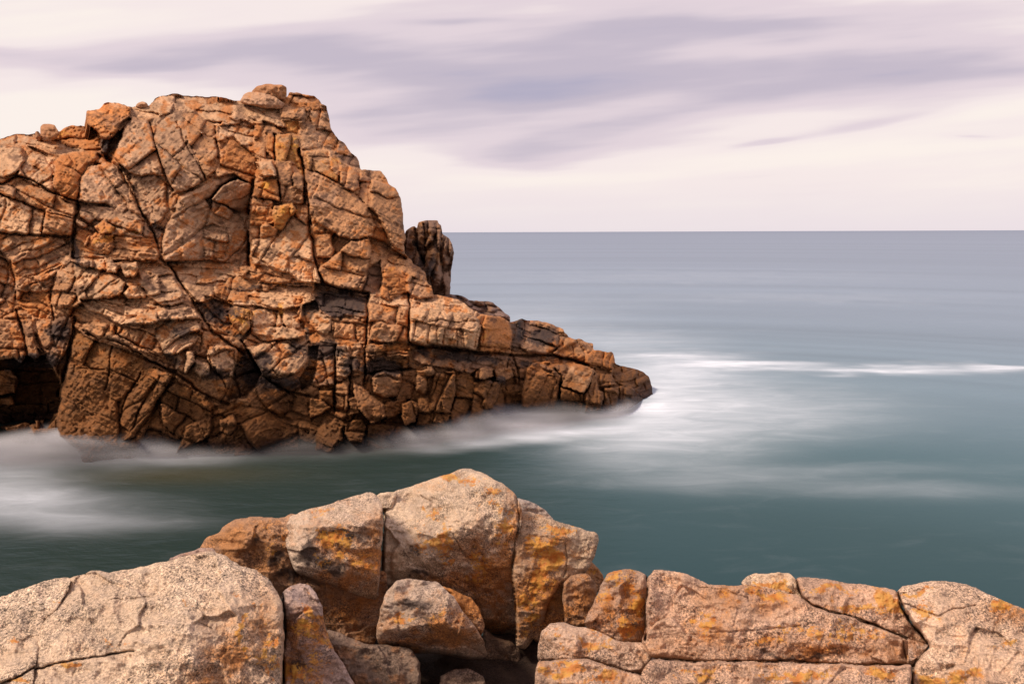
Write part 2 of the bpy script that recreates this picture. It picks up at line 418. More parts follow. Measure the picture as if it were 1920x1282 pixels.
hb([(397,375),(420,348),(445,334),(473,345),(472,395),(455,402),(430,388)], .05, 1.0, -.35, (90,16,-24), .5, tone=5)
hb([(400,378),(430,390),(455,405),(467,440),(467,500),(440,500),(415,492),(395,470),(385,430)], .2, .55, .05, (18,90,25), .6, tone=5)
hb([(382,425),(400,421),(425,430),(428,450),(420,485),(385,482),(378,450)], .1, .1, .1, (40,18,5), .7, tone=5)
# left strata
hb([(5,352),(28,350),(30,343),(60,348),(100,363),(143,380),(146,400),(138,410),(100,400),(85,392),(60,385),(35,375),(8,367)], -.25, .0, .45, (60,22,24), rnd=9, rd=.35)
hb([(-150,345),(0,368),(35,377),(60,388),(84,398),(80,430),(78,442),(0,438),(-150,430)], -.2, .05, .3, (34,60,20), .7, tone=1)
hb([(86,393),(138,410),(132,442),(95,442),(79,434)], -.15, .15, .3, (60,40,20), .7)
hb([(-150,440),(0,438),(80,442),(130,443),(135,460),(128,475),(115,495),(90,505),(60,520),(30,515),(20,490),(0,470),(-150,470)], -.1, .15, .25, (70,13,-22), .9)
hb([(-150,470),(0,472),(20,495),(28,530),(24,560),(20,585),(-150,590)], .05, .3, .2, (40,20,20))
hb([(28,520),(60,520),(95,505),(118,497),(98,525),(95,545),(60,548),(35,540)], .0, .2, .3, (40,16,-25))
hb([(-150,585),(5,570),(30,545),(60,549),(95,545),(100,565),(85,600),(60,590),(35,580),(20,595),(0,610),(-150,620)], .1, .1, .3, (24,18,20), tone=2)
# middle column
hb([(148,385),(175,388),(210,388),(225,400),(255,402),(268,420),(285,430),(292,448),(250,445),(210,440),(175,425),(150,408)], -.15, .1, .45, (60,24,22), tone=5)
hb([(143,410),(172,425),(180,430),(165,450),(160,457),(143,445)], -.2, .2, .2, (40,40,20), tone=5)
hb([(176,424),(195,413),(213,425),(208,437),(190,438)], -.45, 0, .3, (90,90,0), rnd=7, rd=.3, tone=2)
hb([(162,448),(180,435),(212,440),(216,465),(200,479),(165,465),(158,458)], -.35, .1, .2, (60,40,20), rnd=8, tone=2)
hb([(213,440),(290,448),(303,460),(303,480),(280,490),(230,488),(152,482),(155,470),(200,479),(218,465)], -.15, 0, .35, (60,11,3), tone=None)
for q in ([(135,487),(150,483),(172,486),(170,498),(165,505),(150,498)], [(172,486),(195,483),(199,507),(185,509),(168,502)], [(196,482),(215,487),(222,500),(220,511),(200,511)], [(229,494),(258,492),(261,511),(250,520),(233,518)]):
    hb(q, -.42, 0, .2, (90,90,0), rnd=6, rd=.25, tone=1)
hb([(140,490),(165,505),(215,512),(235,530),(232,545),(225,555),(200,560),(170,562),(145,570),(140,540),(135,510)], -.4, .1, .6, (60,20,-40), .8, rnd=14, rd=.4, tone=1)
hb([(120,502),(138,488),(143,520),(146,560),(148,575),(115,580),(95,572),(98,540),(108,512)], -.2, -.2, .15, (24,40,5), tone=None)
hb([(232,520),(255,520),(265,492),(290,490),(312,500),(330,520),(342,550),(345,567),(320,572),(300,568),(275,555),(270,540),(250,535),(238,540)], -.15, .0, .7, (60,20,-10), .8, tone=1)
hb([(231,550),(245,535),(262,534),(276,552),(272,560),(240,559)], -.5, 0, .3, (90,90,0), rnd=7, rd=.3, tone=1)
hb([(150,562),(230,560),(300,570),(310,585),(300,600),(225,607),(195,592),(165,580)], -.2, 0, .5, (60,14,8), tone=1)
hb([(225,606),(300,575),(340,572),(365,580),(382,598),(300,602),(290,607)], -.4, 0, .5, (80,14,-8), rnd=6, tone=1)
hb([(312,490),(400,488),(455,500),(470,506),(465,516),(430,520),(420,535),(400,545),(400,572),(380,572),(362,560),(350,545),(338,530),(326,512)], .1, 0, .95, (60,11,4), .7, tone=1)
hb([(365,568),(400,560),(430,570),(462,600),(472,622),(455,642),(430,625),(400,605),(385,600)], .2, .1, .5, (22,16,30), tone=3)
hb([(427,578),(445,573),(470,580),(474,600),(468,618),(455,630),(440,612),(432,595)], -.35, 0, .4, (12,60,14), rnd=9, rd=.3, tone=6)
hb([(474,584),(485,578),(500,576),(525,585),(531,611),(500,615),(473,614),(472,600)], -.4, .1, .4, (60,50,0), rnd=12, rd=.35, tone=1)
hb([(470,616),(530,612),(552,616),(578,630),(560,633),(500,640),(480,632)], -.3, 0, .3, (50,24,5), rnd=8, tone=1)
hb([(530,585),(560,588),(564,613),(545,618),(530,607)], -.2, .1, .3, (50,50,0), tone=1)
hb([(430,560),(455,545),(500,545),(530,530),(580,530),(592,545),(590,560),(560,575),(530,580),(490,575),(470,572),(440,572)], -.1, 0, 1.0, (70,12,10), .8, tone=1)
hb([(565,575),(592,562),(600,590),(590,620),(575,640),(565,600)], .1, .1, .5, (22,18,0), tone=3)
hb([(590,585),(612,588),(622,605),(622,620),(612,629),(590,620),(580,605)], -.25, .1, .3, (60,60,0), rnd=8, tone=1)
hb([(590,528),(640,540),(690,550),(692,580),(685,600),(660,605),(640,615),(620,600),(600,580),(592,560)], .02, 0, 1.0, (26,13,8), 1.2, tone=7)
hb([(622,597),(660,592),(686,605),(687,632),(680,642),(640,634),(624,632)], -.1, .1, .3, (26,30,5))
hb([(688,562),(730,568),(764,577),(764,641),(730,643),(687,637)], -.35, .05, .15, (44,30,8), rnd=7)
hb([(690,552),(730,540),(745,550),(764,560),(764,578),(688,564)], -.1, 0, .8, (44,12,6), tone=1)
hb([(768,576),(800,577),(860,583),(888,590),(898,600),(904,620),(899,640),(893,657),(860,651),(800,646),(769,640)], -.5, .05, .12, (17,60,12), .9, rnd=9, rd=.3, tone=1)
hb([(768,578),(768,565),(785,555),(810,557),(815,563),(840,555),(862,564),(895,583),(892,592),(830,580)], -.1, 0, .7, (44,10,6), tone=1)
hb([(893,592),(900,588),(935,596),(957,602),(963,625),(957,658),(935,662),(900,657),(906,620)], -.3, .15, .1, (60,60,10), .8, tone=2)
hb([(955,600),(975,598),(984,600),(980,630),(976,655),(965,661),(956,652),(962,625)], .1, .5, .1, (14,26,0), tone=3)
hb([(982,602),(1010,600),(1042,610),(1058,618),(1066,632),(1058,645),(1040,655),(1020,665),(990,662),(976,650),(982,625)], .1, -.1, .9, (70,20,20), .6, rnd=8, tone=7)
hb([(1005,602),(1020,604),(1042,610),(1058,616),(1066,630),(1050,628),(1030,618),(1008,610)], -.1, 0, .5, (24,14,15), tone=None)
hb([(1060,634),(1080,635),(1100,640),(1111,642),(1109,656),(1092,670),(1080,673),(1035,664),(1052,648)], -.05, .1, .35, (16,34,-24))
hb([(1095,667),(1112,655),(1130,657),(1150,660),(1152,683),(1145,692),(1120,686),(1095,680)], -.15, .1, .25, (18,30,12), tone=2)
hb([(1150,682),(1185,690),(1205,695),(1218,706),(1224,738),(1205,748),(1180,730),(1150,714),(1147,697)], .1, .1, .6, (20,13,-20), 1.2, rnd=6, tone=4)
hb([(773,650),(800,646),(870,655),(930,664),(960,670),(925,682),(900,692),(880,702),(850,692),(820,686),(790,682),(775,672)], -.05, 0, 1.1, (28,15,18), .9, tone=7)
hb([(950,668),(1040,668),(1100,682),(1060,684),(1000,680),(960,682)], .15, 0, .8, (40,7,4), tone=7)
hb([(780,690),(810,685),(816,700),(812,730),(805,742),(780,732)], -.35, .2, .2, (60,60,0))
hb([(816,698),(850,695),(856,720),(850,750),(842,790),(820,802),(808,790),(805,742)], -.45, .1, .1, (34,60,8), rnd=8, tone=4)
hb([(852,700),(870,695),(890,705),(893,730),(885,760),(870,790),(848,800),(844,780),(855,740)], -.2, .3, .05, (34,70,10), rnd=8, tone=4)
hb([(893,697),(910,685),(925,690),(926,705),(910,712),(893,707)], -.5, .2, .3, (90,90,0), rnd=6)
hb([(890,715),(920,712),(927,720),(907,775),(885,803),(875,790),(885,760)], -.4, -.2, .1, (50,90,20), tone=4)
hb([(925,716),(942,715),(925,765),(912,770),(905,760)], -.55, .3, .1, (9,90,24), .7, tone=4)
hb([(926,690),(955,688),(962,705),(945,716),(930,715)], -.5, .1, .4, (26,12,-30))
hb([(940,722),(977,720),(977,772),(950,777),(943,745)], .1, .1, .1, (22,18,4), tone=4)
hb([(985,690),(1000,680),(1030,678),(1046,690),(1051,705),(1048,732),(1040,767),(1005,767),(978,762),(977,740),(983,710)], -.5, -.1, .25, (9,90,20), 1.1, rnd=8, tone=2)
hb([(1005,682),(1055,682),(1071,690),(1058,712),(1045,726),(1038,702)], -.35, -.1, .5, (11,60,18), .8, tone=7)
hb([(1071,683),(1090,682),(1116,695),(1110,712),(1095,737),(1080,733),(1050,725),(1062,705)], -.6, -.1, .55, (200,200,0), .25, rnd=5, rd=.12, tone=8)
hb([(1052,727),(1080,734),(1095,738),(1092,774),(1050,772)], -.45, .1, -.25, (20,60,8), .6, rnd=5, tone=4)
hb([(1097,738),(1117,696),(1125,705),(1121,728),(1131,735),(1130,773),(1094,774)], -.55, .15, .25, (12,60,14), .9, rnd=5, tone=None)
hb([(1119,697),(1145,700),(1152,718),(1136,725),(1121,725)], -.25, .1, .4, (18,18,5))
hb([(1133,728),(1160,723),(1158,772),(1131,773)], -.35, .25, .1, (14,60,6), tone=4)
hb([(1161,722),(1185,727),(1202,747),(1195,765),(1160,772)], -.2, .3, .15, (13,60,10), tone=4)
hb([(930,776),(1000,770),(1100,774),(1205,766),(1240,790),(1240,900),(880,900),(900,800)], .55, 0, .5, (50,20,0), tone=4)
# centre lower
hb([(467,650),(490,643),(540,640),(580,640),(582,655),(575,680),(560,697),(545,706),(520,705),(495,702),(478,682),(468,662)], -.35, .15, .55, (46,30,-35), 1.0, rnd=12, rd=.35, tone=1)
hb([(520,706),(545,700),(580,707),(562,726),(535,736),(525,722)], -.2, .2, -.1, (40,20,-20), tone=3)
hb([(390,650),(430,645),(448,660),(450,690),(440,706),(420,706),(400,692),(388,672)], -.4, .1, .35, (60,20,-12), rnd=12, rd=.4, tone=1)
hb([(446,655),(470,658),(490,697),(480,722),(460,742),(428,752),(438,712)], .4, .4, -.1, (30,40,-20), tone=3)
hb([(580,650),(600,650),(598,690),(585,718),(565,730),(560,710),(578,680)], .35, .3, -.1, (22,30,0), tone=3)
hb([(600,650),(626,650),(626,725),(605,728),(585,716),(592,690)], -.1, .1, .3, (30,24,-30), tone=7)
hb([(629,650),(656,648),(656,700),(640,716),(630,712)], -.3, .05, .2, (40,24,5), tone=1)
hb([(658,650),(682,645),(681,700),(660,706)], -.1, .1, .2, (40,20,0), tone=None)
hb([(690,644),(722,643),(722,658),(690,660)], -.2, 0, .1, (90,90,0), tone=4)
hb([(723,643),(767,644),(770,656),(723,658)], -.2, 0, .1, (26,90,0), tone=4)
hb([(694,662),(768,657),(768,666),(700,672)], -.1, 0, .2, (24,90,0), rnd=3, tone=None)
hb([(694,675),(765,669),(765,692),(700,700)], .15, 0, .2, (26,10,3), tone=4)
hb([(695,707),(720,696),(750,700),(757,720),(745,740),(720,746),(700,735)], -.45, .15, .35, (36,60,0), rnd=12, rd=.4)
hb([(740,745),(757,717),(777,725),(767,747),(748,750)], -.4, .3, .2, (90,90,0), rnd=7)
hb([(628,720),(654,715),(655,765),(650,771),(628,767)], -.3, .1, .3, (60,26,5), rnd=7)
hb([(656,745),(672,745),(676,775),(655,779)], -.15, .2, .1, (60,60,0), rnd=6, tone=4)
hb([(598,727),(626,722),(626,765),(600,762)], -.1, .1, .05, (60,60,0), tone=4)
hb([(660,716),(680,725),(700,745),(720,760),(737,777),(715,787),(695,792),(680,777),(668,755)], -.5, -.15, .4, (70,40,35), rnd=7, tone=None)
hb([(683,765),(714,762),(716,786),(695,792)], -.62, .1, .0, (90,90,0), rnd=4, rd=.12, tone=None)
hb([(722,752),(760,743),(759,766),(740,781),(725,786),(722,767)], -.4, .2, .25, (90,90,0), rnd=7, tone=4)
hb([(753,757),(770,748),(782,756),(779,792),(760,797),(752,780)], -.55, .15, .1, (90,90,0), rnd=7, tone=4)
hb([(580,745),(605,752),(621,765),(598,780),(579,784)], -.55, 0, -.15, (90,90,0), .3, rnd=4, rd=.1, tone=4)
hb([(543,767),(560,740),(580,743),(578,782),(560,775)], -.1, -.1, .35, (90,90,0), .4, tone=4)
hb([(490,702),(520,712),(545,738),(560,742),(543,770),(520,775),(495,760),(480,730)], -.05, .3, .15, (50,40,35), tone=3)
hb([(595,805),(605,785),(620,772),(650,775),(656,790),(640,805),(645,825),(620,850),(592,845)], -.4, .1, .3, (60,60,30), rnd=9, tone=4)
hb([(650,792),(675,785),(686,800),(680,830),(655,828),(645,812)], -.5, .2, .15, (60,60,0), rnd=9, tone=4)
hb([(687,792),(760,797),(790,802),(790,840),(720,845),(688,835)], -.2, .05, .3, (40,30,10), tone=4)
hb([(782,745),(805,742),(808,790),(840,797),(842,820),(795,835),(780,800)], -.3, .1, .1, (36,50,5), tone=4)
# bottom dome and lower left
hb([(140,615),(175,637),(240,657),(300,682),(330,702),(292,760),(240,900),(200,900),(120,860),(105,770),(120,700),(132,650)], -.12, .05, .40, (120,70,24), .35, rnd=14, rd=.4, tone=4)
hb([(155,605),(215,606),(216,627),(245,642),(292,667),(240,655),(185,635),(160,622)], -.25, .1, .4, (50,22,20), tone=None)
hb([(222,610),(290,610),(300,640),(310,662),(290,665),(245,640),(218,627)], -.2, .1, .35, (40,30,20))
hb([(290,612),(320,600),(370,602),(382,620),(365,642),(345,657),(330,666),(310,662),(292,632)], -.45, .0, .7, (60,26,-30), .8, rnd=12, tone=1)
hb([(332,665),(345,660),(360,660),(366,680),(350,702),(330,692)], -.5, .0, .4, (90,90,0), rnd=8, rd=.3, tone=1)
hb([(367,675),(392,680),(392,702),(375,706),(362,692)], -.45, .1, .4, (90,90,0), rnd=8, rd=.3, tone=1)
hb([(295,666),(325,675),(316,690),(294,680)], -.4, .1, .4, (90,90,0), rnd=7, tone=None)
hb([(222,755),(290,692),(325,702),(302,740),(252,820),(225,830),(225,790)], -.3, -.25, .3, (16,90,38), 1.1, tone=4)
hb([(300,742),(326,716),(380,742),(402,762),(396,800),(342,822),(308,802),(300,770)], -.3, .1, .35, (44,30,25), tone=4)
hb([(395,762),(440,755),(500,770),(530,792),(560,802),(565,900),(400,900),(330,850),(342,822),(395,800)], -.25, .05, .5, (64,38,-24), .8, tone=4)
hb([(350,800),(395,780),(396,812),(370,830),(345,822)], -.5, .15, .2, (90,90,0), rnd=7, tone=4)
hb([(412,785),(440,778),(445,800),(430,815),(412,808)], -.5, .1, .3, (90,90,0), rnd=9, tone=4)
hb([(-150,600),(0,600),(30,582),(50,660),(48,670),(20,672),(-150,662)], -.2, .15, .25, (34,50,5), tone=None)
hb([(32,585),(60,590),(64,640),(86,672),(55,674),(50,640)], -.1, .2, .2, (36,50,5))
hb([(65,600),(97,595),(102,640),(87,657),(70,630)], -.2, .15, .1, (60,60,0), rnd=9)
hb([(97,600),(137,592),(128,640),(107,692),(90,672),(100,645)], .05, .3, .05, (20,34,15), tone=7)
hb([(105,690),(130,650),(122,705),(112,730)], .7, .2, 0, (60,60,0), tone=3)  # dark tone paints the cleft's shade into the rock
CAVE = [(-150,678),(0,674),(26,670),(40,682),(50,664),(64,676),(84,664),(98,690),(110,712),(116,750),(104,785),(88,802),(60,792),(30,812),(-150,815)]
hb(CAVE, 2.6, 0, -.3, (50,20,0), tone=3)  # cave shade put into the rock colour by the dark tone
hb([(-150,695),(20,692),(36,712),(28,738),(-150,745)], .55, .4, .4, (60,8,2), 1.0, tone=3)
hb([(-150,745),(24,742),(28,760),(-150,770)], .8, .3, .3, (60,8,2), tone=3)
hb([(8,800),(40,790),(56,789),(60,812),(15,816)], .6, 0, .3, (90,90,0), rnd=5, rd=.15, tone=2)
hb([(66,787),(84,786),(86,800),(68,803)], .7, 0, .3, (90,90,0), rnd=5, rd=.15, tone=4)
hb([(-150,812),(0,806),(60,815),(110,812),(150,850),(150,900),(-150,900)], 1.0, 0, .4, (40,20,0), tone=4)
# upper right
hb([(570,284),(600,280),(617,282),(621,312),(636,327),(632,342),(600,324),(574,320)], -.3, .05, .2, (50,60,5), tone=6)
hb([(617,282),(637,297),(637,334),(621,320)], -.2, .35, .1, (60,60,0), tone=None)
hb([(636,300),(660,306),(671,325),(676,352),(660,362),(638,345)], -.4, .1, .25, (50,60,10), rnd=9)
hb([(676,322),(697,337),(690,387),(672,370)], -.2, .25, .2, (24,40,5))
hb([(696,337),(720,345),(743,353),(752,375),(757,405),(762,450),(755,472),(737,462),(715,422),(705,402),(690,387)], -.55, .3, .2, (70,60,15), .7, rnd=12, rd=.4, tone=None)
hb([(569,320),(600,325),(655,357),(690,387),(705,422),(700,442),(660,450),(630,440),(600,420),(582,400),(574,370)], -.35, .1, .3, (70,36,20), .6, rnd=8)
hb([(585,402),(600,420),(620,432),(627,470),(630,502),(602,507),(590,450)], -.15, .25, .1, (30,44,0))
hb([(594,507),(620,485),(660,452),(700,444),(692,500),(672,542),(640,542),(608,528)], -.3, .1, .2, (70,44,15), .7)
hb([(690,442),(720,455),(760,482),(790,502),(805,540),(760,520),(720,500),(698,480)], .0, .1, .9, (15,13,25), 1.2, tone=None)
hb([(715,502),(740,500),(762,520),(766,547),(730,562),(714,552)], -.35, .1, .2, (30,16,5), .7, tone=2)
hb([(762,517),(800,525),(812,537),(813,560),(775,562),(760,542)], -.3, .15, .15, (40,30,10))
hb([(692,502),(714,487),(715,542),(695,552),(678,547)], .1, .4, .1, (30,60,0), tone=7)
hb([(485,305),(510,302),(522,325),(516,332),(488,330)], -.4, .1, .3, (90,90,0), rnd=8, rd=.3, tone=1)
hb([(516,302),(530,295),(545,302),(547,347),(530,352),(520,337)], -.45, .2, .15, (90,90,0), rnd=8, rd=.3, tone=None)
hb([(547,322),(565,325),(570,342),(565,377),(548,350)], -.1, .3, .1, (90,90,0))
hb([(525,347),(548,348),(568,362),(569,384),(530,382)], -.25, .2, .2, (60,60,0))
hb([(476,345),(520,335),(528,377),(500,372),(472,367)], -.35, .0, .25, (26,22,20), tone=2)
hb([(468,370),(512,375),(514,422),(468,422)], -.3, .05, .15, (17,12,3), .9, rnd=5, tone=2)
hb([(514,385),(550,380),(556,395),(532,430),(516,432),(512,400)], -.5, .15, .15, (90,90,0), rnd=10, rd=.3, tone=6)
hb([(465,430),(500,420),(521,430),(516,445),(480,450)], -.4, .05, -.1, (60,60,0), rnd=8)
hb([(546,405),(575,400),(582,450),(592,500),(600,532),(550,527),(520,512),(478,502),(470,480),(474,450),(520,442)], -.3, .0, .35, (30,60,30), .7, rnd=8, tone=1)
hb([(538,485),(560,480),(592,495),(600,527),(560,522),(542,512)], -.45, .05, .3, (90,90,0), .5, rnd=8, tone=1)
hb([(448,500),(480,497),(540,510),(565,530),(500,532),(458,522)], -.1, .1, .4, (24,14,10), tone=None)
hb([(410,235),(440,235),(460,228),(482,240),(476,270),(458,272),(412,264)], .1, .05, .7, (26,16,10), 1.1, rnd=9, tone=1)
hb([(410,264),(435,258),(460,275),(485,300),(484,330),(474,345),(440,328),(412,315)], .2, .3, .3, (40,26,20), 1.0, tone=2)
hb([(478,228),(500,222),(520,240),(532,250),(512,252),(498,250),(478,262)], -.1, .1, .5, (40,22,0), tone=None)
hb([(515,252),(540,252),(557,260),(562,285),(570,322),(566,332),(547,302),(517,300)], -.2, .3, .05, (44,60,5), tone=6)
hb([(500,250),(514,252),(515,300),(500,285)], -.15, .1, .15, (60,60,0), tone=2)
hb([(532,225),(560,228),(563,252),(538,249)], -.15, .1, .1, (60,60,0), tone=6)
hb([(562,232),(595,235),(602,280),(566,282),(560,255)], .0, .2, .2, (34,30,5), tone=None)
hb([(575,212),(600,200),(612,200),(621,237),(634,265),(626,282),(600,270),(592,240)], .15, .3, .35, (18,36,10), tone=None)
hb([(626,272),(645,266),(660,288),(671,292),(676,318),(650,307),(632,297)], .2, .3, .3, (13,26,5), 1.2, tone=7)
hb([(525,200),(550,196),(575,202),(577,226),(525,226)], -.05, .1, .4, (24,16,5), tone=None)
hb([(425,218),(460,200),(500,190),(525,203),(530,240),(500,228),(440,227)], -.05, .1, .7, (50,22,25), .8, rnd=12, tone=1)
hb([(530,196),(537,180),(541,172),(560,173),(590,180),(602,192),(602,212),(577,205)], .2, .1, .35, (60,12,8), tone=2)

HC = [([(279,232),(290,270),(300,300),(310,335),(325,358)],3,.35), ([(330,230),(345,262),(360,290),(375,315),(382,338)],3,.4), ([(405,237),(407,260),(408,295)],3,.5),
 ([(514,250),(516,300),(522,330),(527,375)],3,.8), ([(560,280),(568,320),(570,384)],5,1.1), ([(572,345),(580,400),(583,440),(590,480),(602,530)],4,.8),
 ([(474,340),(470,375),(466,400)],8,.9), ([(466,440),(467,500)],6,.9), ([(-150,320),(5,345),(30,330),(60,338),(100,360),(145,380),(205,388)],5,.8), ([(-150,434),(0,437),(80,441),(130,442)],4,.7),
 ([(145,378),(140,420),(138,480)],7,.6), ([(200,300),(225,315),(243,350),(262,395),(290,440),(303,485)],6,.55), ([(215,488),(300,489),(330,492)],5,.5), ([(300,485),(320,500),(345,540),(370,580),(400,622),(440,650),(455,662)],6,.7),
 ([(160,618),(183,632),(220,640),(270,667),(312,690),(333,702),(365,727),(396,746),(430,757)],6,.6), ([(30,580),(40,620),(50,650),(52,668)],4,.5), ([(65,625),(85,665),(100,690)],4,.5), ([(140,595),(132,650),(122,700),(112,740)],8,.9),
 ([(598,512),(605,530),(640,541),(690,551)],5,.8), ([(689,555),(688,640),(684,700),(680,722)],5,.9), ([(766,553),(767,600),(769,645)],4,.9), ([(768,645),(830,655),(900,660),(960,666),(1040,668),(1100,682)],5,1.1),
 ([(628,650),(628,775)],3,.8), ([(655,700),(653,772)],3,.6), ([(452,640),(470,662),(490,702),(530,732),(560,737),(580,742)],5,.6), ([(390,650),(395,680),(410,702),(425,727)],2.5,.4), ([(468,585),(468,602),(472,627),(490,640),(560,635)],2.5,.4),
 ([(175,560),(200,575),(260,570)],2,.25), ([(210,650),(205,700),(195,730)],3,.35), ([(150,690),(200,690),(260,715)],2.5,.3), ([(265,700),(235,745),(225,790)],3,.4), ([(300,705),(262,770),(250,800)],3,.4),
 ([(322,710),(290,765),(270,800)],3,.35), ([(380,602),(378,640),(372,660)],3,.4), ([(770,600),(800,605),(830,600),(860,606),(890,600)],2,.25), ([(835,700),(825,760),(835,800)],2,.25), ([(1115,690),(1100,735),(1095,772)],3,.4),
 ([(1040,690),(1052,705),(1048,770)],3,.5), ([(960,668),(968,690),(975,720)],4,.5), ([(690,668),(765,662)],3,.4), ([(690,700),(765,693),(800,690)],4,.6), ([(940,770),(1000,770),(1090,773)],7,.9), ([(545,600),(560,590),(565,560)],2,.3),
 ([(185,290),(205,300)],9,.8), ([(0,365),(35,376),(85,397),(137,412)],4,.5), ([(85,397),(80,436)],3,.5), ([(20,490),(28,530),(28,560)],4,.5), ([(100,520),(96,560),(100,600)],4,.5)]

# general lie of the face: photograph pixel -> distance in metres; thin-plate spline
MACRO = [(-150,262,31),(0,263,30.5),(100,262,31.5),(200,200,31.5),(330,180,33),(450,190,34),(520,175,34.5),(590,185,34.5),(640,266,34),(700,320,34),(745,355,33),
 (-150,350,28.4),(0,350,28.4),(100,350,28.2),(200,300,29.6),(300,300,29.4),(400,300,30),(480,300,31),(560,300,31.2),(640,350,31.2),(700,400,31.2),(757,420,32.2),
 (-150,440,27.6),(0,440,27.6),(120,440,27.8),(220,430,28),(350,430,28.8),(450,430,29.4),(520,430,29.4),(620,430,29.8),(700,470,29.9),(760,490,31),
 (0,520,26.9),(130,500,26.6),(220,510,26.7),(320,500,27.4),(420,500,28.4),(520,515,28.7),(600,525,28.7),(700,545,28.8),(800,555,29.6),
 (0,600,26),(120,600,26),(220,580,26),(330,580,26.1),(430,600,26.6),(530,600,26.8),(600,600,27),(700,590,27.3),(800,590,27.9),(860,565,30.2),(900,600,29.2),(955,602,30.6),(1000,602,32),(1060,622,32.6),(1110,645,33),(1150,662,33.4),(1200,695,34.6),(1222,722,35),
 (0,660,25.6),(130,680,25.2),(250,680,25.2),(400,670,25.7),(500,670,26.2),(620,660,26.6),(700,650,26.9),(800,650,27.5),(900,660,28.4),(960,668,29.6),(1050,668,31),(1100,682,31.6),
 (60,760,25.2),(200,760,24.9),(300,760,25.1),(420,740,25.4),(520,740,25.8),(620,750,26.1),(700,760,26.4),(800,740,27),(900,740,28.2),(980,740,29.4),(1050,730,30.4),(1120,730,31.2),(1200,735,33)]
for px_ in (-150, 0, 130, 250, 400, 520, 620, 720, 800): 
    wl = np.interp(px_, [-150,0,300,600,750,850,950,1100,1200], [860,860,850,848,834,816,790,775,760])
    MACRO.append((px_, wl, float(water_y(px_, wl)) + .32)); MACRO.append((px_, wl + 60, float(water_y(px_, wl)) + .15))
for px_, wl in ((870,812),(950,795),(1030,782),(1100,776),(1180,766),(1224,742)):
    MACRO.append((px_, wl, float(water_y(px_, wl)) + .2)); MACRO.append((px_, wl + 60, float(water_y(px_, wl)) + .1))
def tps(pts, smooth=.02):
    P = np.array(pts, float); x = P[:, :2] / 300.; n = len(P)
    r = np.hypot(x[:, None, 0] - x[None, :, 0], x[:, None, 1] - x[None, :, 1])
    K = np.where(r > 0, r * r * np.log(r + 1e-12), 0) + smooth * np.eye(n)
    A = np.zeros((n + 3, n + 3)); A[:n, :n] = K; A[:n, n] = 1; A[:n, n + 1:] = x; A[n, :n] = 1; A[n + 1:, :n] = x.T
    sol = np.linalg.solve(A, np.concatenate([P[:, 2], np.zeros(3)]))
    def f(X, Y):
        X = X / 300.; Y = Y / 300.; out = sol[n] + sol[n + 1] * X + sol[n + 2] * Y
        for k in range(n):
            d = (X - x[k, 0]) ** 2 + (Y - x[k, 1]) ** 2
            out = out + sol[k] * .5 * d * np.log(d + 1e-12)
        return out
    return f
def on_grid(f, PX, PY, k=6):
    """evaluate on every k-th vertex and interpolate"""
    ny, nx = PX.shape
    xs = np.linspace(PX[0, 0], PX[0, -1], nx // k + 2); ys = np.linspace(PY[0, 0], PY[-1, 0], ny // k + 2)
    G = f(*np.meshgrid(xs, ys))
    fx = (PX[0] - xs[0]) / (xs[1] - xs[0]); fy = (PY[:, 0] - ys[0]) / (ys[1] - ys[0])
    ix = np.clip(fx.astype(int), 0, len(xs) - 2); iy = np.clip(fy.astype(int), 0, len(ys) - 2)
    tx = (fx - ix)[None]; ty = (fy - iy)[:, None]
    a = G[iy][:, ix]; b = G[iy][:, ix + 1]; c = G[iy + 1][:, ix]; d = G[iy + 1][:, ix + 1]
    return (a * (1 - tx) + b * tx) * (1 - ty) + (c * (1 - tx) + d * tx) * ty

TONES = {None: (.52,.275,.145), 1: (.64,.395,.245), 2: (.52,.225,.085), 3: (.14,.085,.06), 4: (.30,.135,.048), 5: (.50,.305,.195), 6: (.56,.27,.09), 7: (.33,.19,.125), 8: (.70,.43,.27)}

